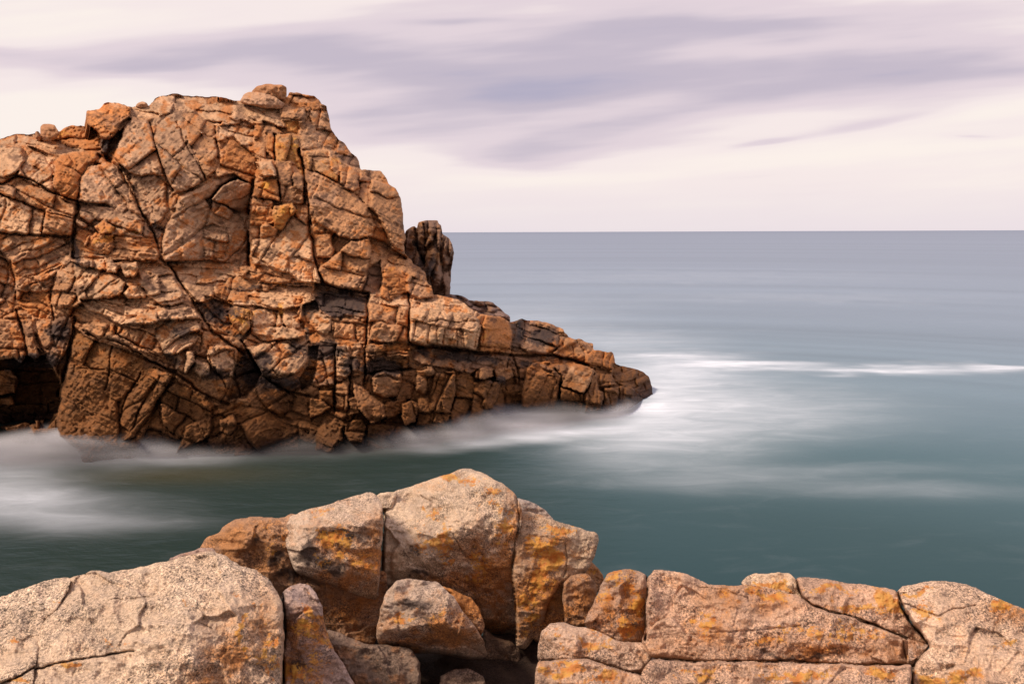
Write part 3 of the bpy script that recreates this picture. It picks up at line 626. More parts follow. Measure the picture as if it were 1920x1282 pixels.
def rock_sheet(x0, x1, y0, y1, step, regions, cracks, macro, seed, detail=1.0, min_cell=0, sub_scale=1.0, warp=2.2, tone_fn=None):
    gx, gy, PX, PY, QX, QY, lab, ck = trace_field(x0, x1, y0, y1, step, regions, cracks, seed, warp)
    for rg in regions:                              # the upper masses are broader and less broken
        if np.mean([q[1] for q in rg['p']]) < 430 and rg['sub'][0] > 30: rg['amp'] *= .72; rg['sub'] = (rg['sub'][0] * 1.25, rg['sub'][1] * 1.2, rg['sub'][2])
    ins = lab >= 0
    Y0 = macro(PX, PY)
    m = Y0 / F_PX                                   # metres per pixel there
    Y = Y0.copy()
    L = np.maximum(lab, 0)
    arr = lambda k: np.array([rg[k] for rg in regions])[L]
    cen = np.array([np.mean(np.array(rg['p'], float), 0) for rg in regions])
    cx, cy = cen[L, 0], cen[L, 1]
    lim = 130
    sx_, sy_ = np.clip(PX - cx, -lim, lim), np.clip(cy - PY, -lim, lim)
    tyb = arr('ty') - .16
    big = L == 0
    Y += np.where(big, 0, arr('off') * 1.45 + 1.3 * arr('tx') * sx_ * m + tyb * 1.15 * sy_ * m)
    dE = edge_dist(lab, step, 20)
    rnd, rd = arr('rnd') * .62, arr('rd') * .7
    t = np.clip(1 - dE / rnd, 0, 1)
    Y += rd * (1 - np.sqrt(np.clip(1 - t * t, 0, 1))) * 1.25
    # joints inside every block
    sub = np.zeros(PX.shape, np.int64); dS = np.full(PX.shape, 30.0); colv = np.zeros(PX.shape)
    wx = 7 * fbm(PX / 38, PY / 38, seed + 70, 3); wy = 7 * fbm(PX / 38, PY / 38, seed + 77, 3)
    for i, rg in enumerate(regions):
        msk = lab == i
        if not msk.any(): continue
        X_1, Y_1 = (PX + wx)[msk], (PY + wy)[msk]
        sx, sy, ang = rg['sub']; amp = rg['amp']
        idn, ed, lx, ly, r1, r2, r3 = bricks(X_1 + 1000, Y_1 + 1000, sx * sub_scale, sy * sub_scale, ang, seed + i * 3)
        small = min(sx, sy)
        mm = m[msk]
        k = min(small, 40) * mm
        Ys = amp * (r1 - .5) * k * .5 + amp * ((r2 - .5) * .9 * lx + (r3 - .60) * .9 * ly) * mm
        w1 = 1.5; Ys += amp * np.clip(k * .45, .03, .2) * np.exp(-(np.maximum(ed, 0) / w1) ** 1.5) + amp * k * .22 * np.clip(1 - ed / (small * .16), 0, 1) ** 2
        sub[msk] = idn + 1; dS[msk] = ed
        # second generation
        i2, e2, l2x, l2y, q1, q2, q3 = bricks(X_1 + 500, Y_1 + 900, max(sx * .45, 14) * sub_scale, max(sy * .38, 6) * sub_scale, ang + (7 if i % 2 else -6), seed + 400 + i * 7, .6)
        act = sst(vn(X_1 / 40, Y_1 / 40, seed + 5), .40, .65)
        Ys += act * amp * ((q1 - .5) * 7 * mm + ((q2 - .5) * .7 * l2x + (q3 - .6) * .8 * l2y) * mm + .05 * np.exp(-(e2 / 1.0) ** 2))
        ca_, sa_ = math.cos(R(ang)), math.sin(R(ang))
        uu, vv = X_1 * ca_ + Y_1 * sa_, -X_1 * sa_ + Y_1 * ca_
        Ys -= .060 * ridge(uu / 46, vv / 7.5, seed + i, 2) + .028 * ridge(uu / 20, vv / 3.6, seed + i + 2, 2)
        Y[msk] += Ys * detail
        colv[msk] = (r2 - .5) * .22 + act * (q1 - .5) * .16
    # weathered relief: diagonal grain, lumps, fine chips
    dg = (PX + PY * .9) / 30.; dh = (PX * .55 - PY) / 30.
    Y += detail * (.42 * fbm(PX / 110, PY / 85, seed + 19, 2) + .15 * fbm(PX / 60, PY / 45, seed + 20, 4) - .05 * ridge(dg * 3.2, dh * .9, seed + 21, 3) - .050 * ridge(dg * 6.5, dh * 2.2, seed + 24, 3) - .014 * ridge(PX / 15, PY / 9, seed + 22, 3) + .012 * fbm(PX / 5., PY / 4.2, seed + 23, 2))
    lines = ridge(dg * 1.1 + 3 * fbm(PX / 90, PY / 90, seed + 41, 2), dh * 2.4, seed + 40, 2)
    Y += detail * .10 * sst(lines, .55, .85)
    i3, e3, a3, b3, c3, d3, f3 = bricks(PX + wx * 2.5 + 300, PY + wy * 2.5 + 300, 70, 26, -38, seed + 900, .5)
    Y += detail * sst(fbm(PX / 70, PY / 60, seed + 44, 2), -.05, .2) * (.075 * np.exp(-(e3 / 1.0) ** 2) + (c3 - .5) * .05)
    Y += ck
    Yb = Y
    for _ in range(1):
        p = np.pad(Yb, 1, mode='edge'); Yb = (p[1:-1, 1:-1] * 3 + p[:-2, 1:-1] + p[2:, 1:-1] + p[1:-1, :-2] + p[1:-1, 2:]) / 7.
    Y = Yb
    SX, SY = snap_border(PX, PY, ins, step)
    dx, dz = px_dir(SX, SY)
    Vx = np.stack([dx * Y, Y, CAM_H + dz * Y], -1)
    # colour of the rock, with the cave's shade in it
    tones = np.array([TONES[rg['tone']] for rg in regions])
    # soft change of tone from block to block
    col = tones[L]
    for _ in range(3):
        p = np.pad(col, ((1, 1), (1, 1), (0, 0)), mode='edge'); col = (p[1:-1, 1:-1] + p[:-2, 1:-1] + p[2:, 1:-1] + p[1:-1, :-2] + p[1:-1, 2:]) / 5.
    n1 = fbm(PX / 55, PY / 38, seed + 80, 5, .6); n2 = fbm(PX / 28, PY / 20, seed + 90, 5, .62); n3 = fbm(PX / 9, PY / 7, seed + 95, 3)
    mix = lambda c, f, k: c * (1 - f[..., None]) + np.array(k) * f[..., None]
    col = mix(col, .55 * sst(n1, .02, .5), (.62,.40,.27))
    col = mix(col, .80 * sst(n2 + .35 * n3, .06, .42), (.50,.19,.055))
    col = mix(col, .65 * sst(-n2 - .3 * n3 + .25 * n1, .12, .5), (.17,.085,.055))
    col = np.array([.91, .885, .80]) * col ** 1.07 * (1 + 1.3 * colv + .25 * n3)[..., None]
    return dict(gx=gx, gy=gy, PX=PX, PY=PY, lab=lab, sub=sub, ins=ins, Y=Y, V=Vx, col=col, n1=n1, n2=n2, n3=n3, dE=dE, dS=dS, ck=ck)

def split_blocks(S, root, part_name, rest_name, mat, limit, min_verts, skirt_back=.5, attrs_extra=None, cellkey=None):
    ny, nx = S['lab'].shape
    ids = np.arange(ny * nx).reshape(ny, nx)
    ok = S['ins'][:-1, :-1] & S['ins'][1:, :-1] & S['ins'][:-1, 1:] & S['ins'][1:, 1:]
    quads = np.stack([ids[:-1, :-1], ids[1:, :-1], ids[1:, 1:], ids[:-1, 1:]], -1)[ok]
    kk_ = np.where(ok, S['lab'].astype(np.int64)[:-1, :-1] * (1 << 26) + S['sub'][:-1, :-1], -1)
    comp = np.arange(kk_.size).reshape(kk_.shape)      # every connected patch of one block gets its own number
    sv, sh = kk_[1:] == kk_[:-1], kk_[:, 1:] == kk_[:, :-1]
    for it in range(400):
        old = comp.copy()
        for r_ in range(4):
            comp[1:] = np.where(sv, np.minimum(comp[1:], comp[:-1]), comp[1:]); comp[:-1] = np.where(sv, np.minimum(comp[1:], comp[:-1]), comp[:-1])
            comp[:, 1:] = np.where(sh, np.minimum(comp[:, 1:], comp[:, :-1]), comp[:, 1:]); comp[:, :-1] = np.where(sh, np.minimum(comp[:, 1:], comp[:, :-1]), comp[:, :-1])
        if (old == comp).all(): break
    key = comp[ok]
    u, inv, cnt = np.unique(key, return_inverse=True, return_counts=True)
    order = np.argsort(-cnt)
    keep = [k for k in order[:limit] if cnt[k] >= min_verts]
    Vf = S['V'].reshape(-1, 3)
    A = {'col': np.clip(S['col'], .01, 1).reshape(-1, 3), 'lichen': S['lichen'].ravel(), 'dark': S['dark'].ravel()}
    cam0 = np.array([0, 0, CAM_H])
    def emit(name, Q, stuff=False, back=skirt_back):
        uv, iv = np.unique(Q, return_inverse=True)
        Q2 = iv.reshape(-1, 4); Vt = Vf[uv]; at = {k: a[uv] for k, a in A.items()}
        if back:
            c = Vt.mean(0)
            def ring(bk, sh):
                def f(B):
                    d = (B - cam0); d = d / d[:, 1:2]
                    return B + d * bk + (c - B) * sh
                return f
            Vt, Q2, at = with_skirt(Vt, Q2, at, [ring(back * .35, .02), ring(back, .15)])
        o = mesh_obj(name, Vt, Q2, at, mat, root)
        if stuff: o['kind'] = 'stuff'
        return o
    srt = np.argsort(inv, kind='stable'); st = np.searchsorted(inv[srt], np.arange(len(u) + 1))
    used = np.zeros(len(u), bool)
    for k in keep:
        emit(part_name, quads[srt[st[k]:st[k + 1]]]); used[k] = True
    rest = quads[~used[inv]]
    if len(rest) and rest_name: emit(rest_name, rest, True, 0)
    return quads

def empty(name, loc, **kw):
    o = bpy.data.objects.new(name, None); C.objects.link(o); o.location = loc; o.empty_display_size = .3
    bpy.context.view_layer.update()
    return tag(o, **kw)

macro_f = tps(MACRO)
HS = rock_sheet(-150, 1242, 150, 900, 1.35, HB, HC, lambda X, Y: on_grid(macro_f, X, Y), 11, sub_scale=1.25)
PX, PY = HS['PX'], HS['PY']
wpx, wpy = 22 * fbm(PX / 30, PY / 30, 301, 4), 14 * fbm(PX / 30, PY / 30, 302, 4)
# orange growth, black lichen and algae: traced by place; dark ones also paint in hollow shade
HS['lichen'] = splat(PX, PY, [(200,430,22,14,.55),(195,452,30,14,.55),(258,438,12,10,.5),(530,535,60,9,.55),(480,580,30,12,.45),(530,575,20,16,.6),(450,600,22,25,.42),(495,350,20,18,.55),(540,390,20,12,.55),
    (555,270,10,30,.45),(620,300,45,20,.40),(700,370,22,25,.36),(180,300,14,10,.5),(520,275,30,14,.42),(740,505,25,12,.42),(130,255,40,12,.28),(345,310,25,25,.36),(205,215,30,20,.25),(590,190,30,14,.22),(850,520,20,20,.3),
    (450,215,60,20,.22),(430,560,40,10,.3),(60,250,40,10,.3),(790,600,60,20,.28),(920,620,20,25,.3)], wpx, wpy) * 1.1 + .22 * HS['n2']
HS['dark'] = splat(PX, PY, [(640,570,60,28,.62),(610,655,45,25,.50),(480,690,30,40,.55),(420,590,50,25,.40),(880,672,90,14,.45),(1020,630,45,22,.42),(970,620,12,28,.5),(730,690,45,22,.5),(660,690,28,22,.45),(340,625,50,18,.36),
    (400,700,60,30,.38),(320,670,30,30,.34),(110,620,30,30,.42),(60,680,60,20,.5),(520,720,50,16,.5),(985,690,40,14,.4),(560,660,30,20,.38),(205,275,14,25,.5),(790,660,30,12,.42),(450,540,60,14,.36),(450,360,25,60,.2),(140,470,8,60,.4),
    (290,440,16,50,.34),(940,710,30,14,.4),(700,600,30,60,.2),(60,560,30,30,.25)], wpx, wpy) * 1.5 + .18 * HS['n1'] + .10 * sst(HS['n3'], .1, .6)
zz = HS['V'][..., 2]
wet = sst(-(zz - 2.3 - 1.0 * HS['n1'] - .9 * sst(-PX, -420, -200)), -.9, 1.4)               # tide-wet, algae-stained foot of the rock
HS['col'] = HS['col'] * (1 - wet[..., None] * .92) + wet[..., None] * .92 * np.array([.165,.066,.020]) * (1 + .35 * HS['n2'] + .3 * HS['n3'])[..., None]
shore = sst(-(zz - .55 - .3 * HS['n2']), -.45, .45)              # black wet band at the water's edge
HS['col'] = HS['col'] * (1 - .75 * shore[..., None])
headland = empty('rocky_headland', (3.0, 27.0, 0.0), label='huge cracked orange-brown granite cliff that steps down rightwards into the sea', cat='headland')
quads_h = split_blocks(HS, headland, 'rock_block', 'rock_fragments', M_CLIFF, 295, 50)
# the far side of the headland: it slopes back down to the sea
Vf = HS['V'].reshape(-1, 3)
E = boundary_edges(quads_h)
bi = np.unique(E); lut = np.zeros(len(Vf), int); lut[bi] = np.arange(len(bi)); B = Vf[bi]
rings = [B]
for k, (dy, dzf) in enumerate(((.35, .015), (1.1, .06), (2.4, .16), (4.5, .34), (7.0, .60), (10.0, 1.05))):
    f_ = (B[:, 1] + dy) / B[:, 1]
    Bk = B.copy(); Bk[:, 1] += dy; Bk[:, 0] = B[:, 0] * f_ - .12 * dy - .25 * min(k, 3) * (vn(B[:, 2] * .9, B[:, 0] * .4 + k, 40 + k))
    z0 = CAM_H + (B[:, 2] - CAM_H) * np.where(B[:, 2] < CAM_H, f_, 1.0)
    Bk[:, 2] = z0 - (np.maximum(B[:, 2], 0) + .4) * dzf - .25 * min(k, 3) * vn(B[:, 0] * .9, B[:, 2] * .6 + 3 * k, 70 + k)
    rings.append(Bk)
nb = len(bi); Vb = np.concatenate(rings); a, b = lut[E[:, 0]], lut[E[:, 1]]
Qb = np.concatenate([np.stack([b + k * nb, a + k * nb, a + (k + 1) * nb, b + (k + 1) * nb], 1) for k in range(len(rings) - 1)])
cb = np.tile(np.clip(HS['col'].reshape(-1, 3)[bi], .05, 1), (len(rings), 1))
mesh_obj('rear_slope', Vb, Qb, {'col': cb, 'lichen': np.zeros(len(Vb)), 'dark': np.full(len(Vb), .1)}, M_CLIFF, headland)
for o in headland.children: o.matrix_parent_inverse = headland.matrix_world.inverted()
# ------------------------------------------------------------------ rocks standing apart: sea stack, back reef, boulders perched on the cliff
def plane_y(n, p, PX, PY):
    """distance of the plane through pixel p=(px,py,Y) with normal n along each pixel's ray"""
    dx0, dz0 = px_dir(p[0], p[1]); P0 = np.array([dx0 * p[2], p[2], dz0 * p[2]])
    n = np.array(n, float); n /= np.linalg.norm(n)
    dx, dz = px_dir(PX, PY)
    den = n[0] * dx + n[1] + n[2] * dz
    den = np.where(den > -.06, -.06, den)
    return (n @ P0) / den
def smax(fs, k):
    """soft maximum"""
    m = np.max(fs, 0)
    return m + k * np.log(np.sum([np.exp((f - m) / k) for f in fs], 0))
def lone_rock(name, label, cat, poly, facets, group=None, step=1.5, k=.05, rnd=10, rd=.2, sub=None, noise=1.0, mat=None, seed=1, back=1.0, tone=(.4,.25,.17), tone2=(.44,.19,.06), mixamt=.6, pale=.5,
              cracks=(), lichen=(), dark=(), part=None, part_limit=60, min_verts=60, warp=1.6, top=None, basel=.0, based=.0, rust=(), grow=0):
    P = np.array(poly, float)
    x0, x1, y0, y1 = P[:, 0].min() - 6, P[:, 0].max() + 6, P[:, 1].min() - 6, P[:, 1].max() + 6
    rg = [dict(p=poly)]
    gx, gy_, PX, PY, QX, QY, lab, ck = trace_field(x0, x1, y0, y1, step, rg, cracks, seed, warp, wscale=30, grow=grow)
    ins = lab >= 0
    fw = 12 * fbm(PX / 70, PY / 70, seed + 8, 3)
    fcs = []
    for p_, n_ in facets:                       # a facet without a distance hinges on the ones before it
        if len(p_) == 2: p_ = (p_[0], p_[1], max(float(plane_y(g[1], g[0], p_[0], p_[1])) for g in fcs))
        fcs.append((p_, n_))
    fs = [plane_y(f[1], f[0], PX + fw, PY + fw * .6) for f in fcs]
    Y = smax(fs, k) if len(fs) > 1 else fs[0]
    Ym = float(np.median(Y[ins])); m = Ym / F_PX
    Y = np.clip(Y, Ym - 60 * k - 400 * m, Ym + 60 * k + 500 * m)
    dE = edge_dist(lab, step, max(rnd, 4) + 3)
    t = np.clip(1 - dE / rnd, 0, 1)
    Y = Y + rd * (1 - np.sqrt(np.clip(1 - t * t, 0, 1)))
    subid = np.zeros(PX.shape, np.int64); colv = np.zeros(PX.shape)
    if sub:
        wx = .18 * sub[0] * fbm(PX / sub[0], PY / sub[0], seed + 70, 3)
        idn, ed, lx, ly, r1, r2, r3 = cells(PX + wx + 1000, PY + wx + 1000, sub[0], sub[1], sub[2], seed + 3)
        kk = min(sub[0], sub[1]) * m * sub[3]
        Y = Y + (r1 - .5) * kk * .6 + ((r2 - .5) * lx + (r3 - .6) * ly) * m * sub[3] + kk * .5 * np.exp(-(ed / 2.6) ** 2) + kk * .3 * np.clip(1 - ed / (min(sub[:2]) * .3), 0, 1) ** 2
        subid = idn + 1; colv = (r2 - .5) * .3
    s = noise * m * (1.3 if mat is M_GRAN else 1)
    if mat is M_GRAN:
        Y = Y + s * (16 * fbm(PX / 85, PY / 70, seed + 20, 3) - 7.0 * ridge(PX / 48, PY / 36, seed + 21, 3) + 3.0 * fbm(PX / 11, PY / 9, seed + 22, 3) + 1.5 * (vn(PX / 2.7, PY / 2.4, seed + 23) - .5) + .9 * (_h(np.floor(PX / 1.5), np.floor(PY / 1.5), seed) - .5))
        _, _, clx, cly, q1, q2, q3 = cells(PX + 16 * fbm(PX / 40, PY / 40, seed + 62, 2) + 700, PY + 16 * fbm(PX / 40, PY / 40, seed + 63, 2) + 700, 105, 78, 18, seed + 64)
        chip = sst(vn(PX / 80, PY / 80, seed + 65), .30, .55)
        Y = Y + m * chip * ((q2 - .5) * .55 * clx + (q3 - .5) * .55 * cly + (q1 - .5) * 9)
        pits = sst(vn(PX / 6.5, PY / 5.5, seed + 60) + .5 * vn(PX / 3, PY / 3, seed + 61), 1.12, 1.32)
        Y = Y + s * 2.6 * pits
    else:
        Y = Y + s * (8 * fbm(PX / 40, PY / 30, seed + 20, 4) - 4 * ridge(PX / 14, PY / 10, seed + 21, 3) + 1.6 * fbm(PX / 5, PY / 4, seed + 22, 2))
    Y = Y + ck
    p = np.pad(Y, 1, mode='edge'); Y = (p[1:-1, 1:-1] * 4 + p[:-2, 1:-1] + p[2:, 1:-1] + p[1:-1, :-2] + p[1:-1, 2:]) / 8.
    SX, SY = snap_border(PX, PY, ins, step)
    dx, dz = px_dir(SX, SY)
    V = np.stack([dx * Y, Y, CAM_H + dz * Y], -1)
    n1 = fbm(PX / 90, PY / 70, seed + 80, 5, .6); n2 = fbm(PX / 34, PY / 26, seed + 90, 5, .62); n3 = fbm(PX / 7, PY / 6, seed + 95, 3)
    col = np.zeros(PX.shape + (3,)) + np.array(tone)
    mix = lambda c, f, kx: c * (1 - f[..., None]) + np.array(kx) * f[..., None]
    col = mix(col, pale * sst(n1, .0, .45), np.array(tone) * np.array([1.12, 1.16, 1.2]))
    wpx, wpy = 26 * fbm(PX / 30, PY / 30, seed + 1, 4), 20 * fbm(PX / 30, PY / 30, seed + 2, 4)
    ru = np.clip(splat(PX, PY, rust, wpx, wpy) * (2.0 + 1.3 * n2 + .9 * n3), 0, 1)  # rust stain, strengthened to put the fronts' shade into the colour
    col = mix(col, np.clip(mixamt * sst(n2 + .3 * n3, .1, .5), 0, 1), tone2)
    col = mix(col, .9 * ru, tone2)
    if mat is M_GRAN: col = mix(col, .55 * sst(-n2 + .4 * n3 - .2 * n1, .14, .42), np.array(tone) * np.array([.66, .68, .74]))
    col = col * (1 + colv + .18 * n3 + .14 * n1)[..., None]
    S = dict(lab=lab, sub=subid, ins=ins, V=V, col=col)
    S['lichen'] = splat(PX, PY, lichen, wpx, wpy) * 1.12 + basel + (.05 if mat is M_GRAN else 0) + .30 * n2 + .10 * n3
    S['dark'] = splat(PX, PY, dark, wpx, wpy) * 1.5 + based + .12 * n1 + .16 * n2  # dark lichen, plus painted-in shade on lower fronts
    loc = V[ins].mean(0); loc[2] = V[ins][:, 2].min()
    if part:
        root = empty(name, loc, label=label, cat=cat, group=group)
        split_blocks(S, root, part, part + '_rubble', mat, part_limit, min_verts, back)
        for o in root.children: o.matrix_parent_inverse = root.matrix_world.inverted()
        return root
    # one solid: the traced front, then flanks drawn back and in
    ny, nx = lab.shape; ids = np.arange(ny * nx).reshape(ny, nx)
    ok = ins[:-1, :-1] & ins[1:, :-1] & ins[:-1, 1:] & ins[1:, 1:]
    Q = np.stack([ids[:-1, :-1], ids[1:, :-1], ids[1:, 1:], ids[:-1, 1:]], -1)[ok]
    uv, iv = np.unique(Q, return_inverse=True); Q2 = iv.reshape(-1, 4); Vt = V.reshape(-1, 3)[uv]
    at = {'col': np.clip(col, .01, 1).reshape(-1, 3)[uv], 'lichen': S['lichen'].ravel()[uv], 'dark': S['dark'].ravel()[uv]}
    c = Vt.mean(0); cam0 = np.array([0, 0, CAM_H])
    def ring(bk, sh):
        def f(Bv):
            d = (Bv - cam0); d = d / d[:, 1:2]
            dc = (c - cam0) / (c - cam0)[1]
            return Bv + d * bk + (c - Bv) * sh + np.array([0, 0, -.12 * bk])
        return f
    Vt, Q2, at = with_skirt(Vt, Q2, at, [ring(back * .12, .01), ring(back * .4, .06), ring(back * .8, .22), ring(back, .6), ring(back * 1.02, .97)])
    me_o = mesh_obj(name, Vt - c, Q2, at, mat)
    me_o.location = c
    return tag(me_o, label, cat, group)

LR = 'loose boulders perched on the cliff top'
lone_rock('sea_stack', 'tall dark columnar rock stack with a flat top standing right behind the cliff', 'rock stack',
    [(760,432),(768,426),(776,422),(780,430),(782,416),(800,413),(822,413),(824,419),(829,420),(830,436),(845,446),(850,458),(851,478),(848,500),(846,530),(841,575),(790,600),(752,520),(748,470)],
    [((800,480,35.6),(0,-1,.12)),((835,480,35.5),(.75,-.7,.1)),((770,480,36.2),(-.5,-.8,.1)),((800,416,36.3),(0,-.6,.8))], k=.12, rnd=7, rd=.45, sub=(17,62,3,1.5), noise=1.7, mat=M_CLIFF, seed=71, back=2.2,
    tone=(.22,.125,.08), tone2=(.38,.18,.07), mixamt=.7, part='rock_column', cracks=[([(793,420),(796,450),(797,470)],3,.6),([(828,430),(826,500)],2,.5),([(776,430),(783,470),(800,500)],4,.6),([(800,428),(830,430)],2,.3)], lichen=[(835,455,10,30,.3)], dark=[(808,520,12,60,.42),(785,480,14,40,.42),(800,560,40,14,.4)], min_verts=50)
lone_rock('low_reef', 'low dark jagged reef at the sea edge behind the right ledge', 'reef',
    [(820,560),(842,551),(865,553),(880,563),(915,563),(928,568),(937,575),(947,586),(957,592),(960,612),(900,612),(830,590)],
    [((890,580,33.4),(.05,-.7,.65))], rnd=6, rd=.3, sub=(24,11,14,1.5), noise=1.8, mat=M_CLIFF, seed=75, back=2.2, tone=(.20,.125,.10), tone2=(.34,.18,.09), mixamt=.6, part='rock_block', dark=[(870,560,60,14,.3)], min_verts=40)
def perched(poly, Y, label, seed, tilt=0.0, tone=(.42,.20,.095), **kw):
    P = np.array(poly, float); cx, cy = P.mean(0); w_ = np.ptp(P[:, 0]); h_ = np.ptp(P[:, 1])
    lone_rock('perched_boulder', label, 'boulder', poly, [((cx, cy, Y), (0.0, -1, .18)), ((cx + w_ * .22, cy, Y), (.6, -.8, .1)), ((cx, cy - h_ * .12, Y), (-.05, -.55, .85)), ((cx - w_ * .28, cy, Y), (-.6, -.8, .2))],
              group=LR, k=.06, rnd=6, rd=.22, noise=1.9, mat=M_CLIFF, seed=seed, back=w_ * .019 * .8, tone=tone, mixamt=.8, warp=1.0, **kw)
perched([(75,236),(80,232),(92,231),(104,233),(109,243),(113,250),(104,262),(92,266),(77,264),(74,250)], 30.6, 'blocky brown boulder alone on the low left end of the cliff top', 81)
perched([(64,247),(69,244),(75,248),(78,260),(72,265),(65,259)], 30.3, 'small upright stone touching the blocky boulder at far left', 82)
perched([(470,170),(480,161),(500,156),(515,158),(530,158),(537,163),(538,178),(536,186),(524,187),(508,180),(470,173)], 33.4, 'rounded orange-brown boulder crowning the highest point of the cliff', 83, tone=(.40,.185,.085))
perched([(448,192),(455,179),(464,172),(478,171),(500,174),(518,181),(537,196),(530,206),(495,202),(470,196)], 33.0, 'pale rounded slab boulder lying just below the crowning boulder', 84, tone=(.47,.265,.155))
perched([(252,201),(258,193),(267,190),(276,193),(281,201),(270,206)], 31.9, 'small rounded stone on the cliff top between two humps', 85, tone=(.55,.31,.18))

# ------------------------------------------------------------------ foreground granite
PALE = (.64,.465,.325); WARM = (.50,.34,.25); RUST = (.40,.155,.038); GREY = (.40,.31,.26)
FG = 'cracked granite boulders along the near shore'
def fore(name, label, poly, facets, **kw):
    d = dict(group=FG, k=.014, rnd=9, rd=.032, noise=1.0, mat=M_GRAN, back=.55, tone=PALE, tone2=RUST, mixamt=.35, warp=2.0, grow=2)
    d.update(kw)
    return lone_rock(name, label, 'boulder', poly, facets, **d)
U = (0, -.35, .95)
fore('granite_boulder', 'broad pale boulder filling the lower left corner, crossed by forked cracks',
    [(132,1085),(150,1078),(180,1071),(205,1073),(250,1068),(310,1055),(345,1043),(375,1036),(400,1036),(425,1045),(450,1062),(480,1070),(505,1087),(520,1110),(529,1130),(531,1160),(530,1200),(527,1290),(525,1420),(60,1420),(66,1250),(72,1200),(80,1170),(110,1135),(127,1105)],
    [((300,1180,2.72),(-.10,-.36,.93)),((300,1262),(-.05,-.66,.75)),((445,1180),(.52,-.72,.46)),((430,1075),(.30,-.20,.93)),((500,1200),(.80,-.58,.12))], k=.02, seed=101, rnd=14, rd=0.042, mixamt=.12, noise=1.1,
    cracks=[([(531,1108),(534,1160),(532,1230),(529,1300)],4.5,.14),([(-10,1292),(40,1265),(66,1255),(100,1243),(150,1235),(200,1228),(250,1218)],3.0,.06),([(132,1085),(125,1108),(108,1135)],2.2,.04),([(60,1270),(68,1320)],3,.06),([(205,1125),(250,1121),(280,1120)],2,.02),([(370,1165),(398,1178)],2,.025)],
    rust=[(430,1230,50,70,.5),(490,1180,40,80,.35),(400,1282,70,40,.4)], lichen=[(208,1205,24,10,.56),(455,1180,9,45,.5),(350,1130,14,10,.40),(130,1245,40,9,.52),(440,1110,20,20,.34),(500,1230,25,60,.35),(330,1160,12,5,.4),(470,1130,20,14,.34)], based=.02)
fore('granite_boulder', 'pale slab at the far left bottom edge, split off by a thin crack',
    [(-200,1180),(-60,1140),(0,1121),(60,1098),(115,1085),(131,1085),(125,1108),(108,1135),(80,1170),(72,1200),(65,1250),(60,1300),(58,1420),(-200,1420)],
    [((40,1190,2.75),(-.1,-.36,.93)),((0,1262),(-.05,-.66,.75))], seed=102, rnd=6, rd=0.018, mixamt=.1, cracks=[([(-20,1292),(40,1265),(70,1250)],3,.06),([(50,1135),(85,1132)],2,.02)], lichen=[(80,1172,7,7,.5),(25,1200,20,8,.4),(40,1275,30,12,.5),(95,1130,12,8,.42),(118,1120,8,8,.4)])
fore('granite_boulder', 'narrow rust-speckled upright boulder wedged right of the pale corner boulder',
    [(531,1112),(545,1099),(562,1094),(580,1098),(592,1110),(603,1135),(606,1160),(612,1185),(622,1215),(640,1240),(662,1280),(690,1420),(524,1420),(529,1290),(534,1200),(533,1150)],
    [((565,1128,2.95),(-.22,-.93,.30)),((565,1128),(.05,-.30,.95)),((585,1160),(.62,-.78,.08))], seed=103, cracks=[([(531,1108),(534,1160),(532,1230),(529,1300)],4.5,.14)], basel=0.08, rnd=10, rd=0.036, tone=(.45,.32,.27), mixamt=.55, rust=[(570,1220,50,60,.7),(600,1180,20,40,.5)], lichen=[(590,1145,16,20,.5),(575,1180,25,20,.45),(568,1110,10,8,.45),(600,1230,30,50,.42),(560,1260,40,30,.40)], based=.10, dark=[(560,1240,50,60,.26)])
fore('granite_boulder', 'low thin shelf of rock peeping out behind the pale corner boulder',
    [(318,1047),(335,1040),(352,1036),(376,1028),(400,1030),(420,1050),(340,1060)], [((360,1040,3.35),(0,-.6,.8))], seed=104, rnd=5, rd=0.024, tone=(.42,.28,.22), mixamt=.5, back=.4)
fore('granite_boulder', 'orange-brown rounded boulder left of the two tall split blocks',
    [(372,1036),(378,1022),(387,1010),(412,998),(418,987),(440,975),(470,971),(530,971),(545,965),(562,970),(556,1000),(548,1040),(552,1075),(600,1100),(575,1115),(530,1120),(505,1092),(480,1080),(450,1066),(425,1050),(400,1040)],
    [((470,1000,3.85),(-.10,-.97,.22)),((470,988),(-.1,-.20,.97)),((415,1015),(-.55,-.66,.5)),((520,1050),(.1,-.92,-.40))], seed=105, rnd=10, rd=0.054, tone=(.42,.235,.135), tone2=(.42,.19,.07), mixamt=.75, rust=[(430,1020,60,40,.7),(500,1050,50,40,.5)], dark=[(520,1040,30,30,.38),(480,1020,20,16,.3),(535,1080,30,14,.45)], lichen=[(500,1010,50,30,.30)], pale=.2)
fore('granite_boulder', 'blocky boulder with pale flat top and dark lichened face, left of the vertical split',
    [(536,985),(545,970),(575,958),(600,950),(650,936),(690,924),(702,927),(712,945),(716,965),(717,1000),(713,1060),(708,1110),(703,1122),(670,1112),(640,1100),(590,1082),(575,1076),(552,1066),(538,1020)],
    [((640,985,3.75),(-.05,-.995,.06)),((640,982),(-.12,-.22,.97)),((695,1000),(.45,-.89,.05)),((580,1000),(-.4,-.9,.1)),((640,1075),(.0,-.80,-.60))], seed=106, cracks=[([(720,930),(719,990),(715,1060),(709,1125)],5,.16)], rnd=7, rd=0.036, k=.012, tone=(.60,.44,.32), mixamt=.35, rust=[(690,1040,25,60,.7),(620,1030,30,30,.6),(640,1090,60,18,.8)], dark=[(575,1030,30,40,.46),(640,1000,70,22,.42),(620,1060,50,22,.40),(690,990,25,20,.3)], lichen=[(630,1015,45,35,.46),(600,1060,20,30,.42),(690,1060,18,40,.42),(610,960,60,12,.24)])
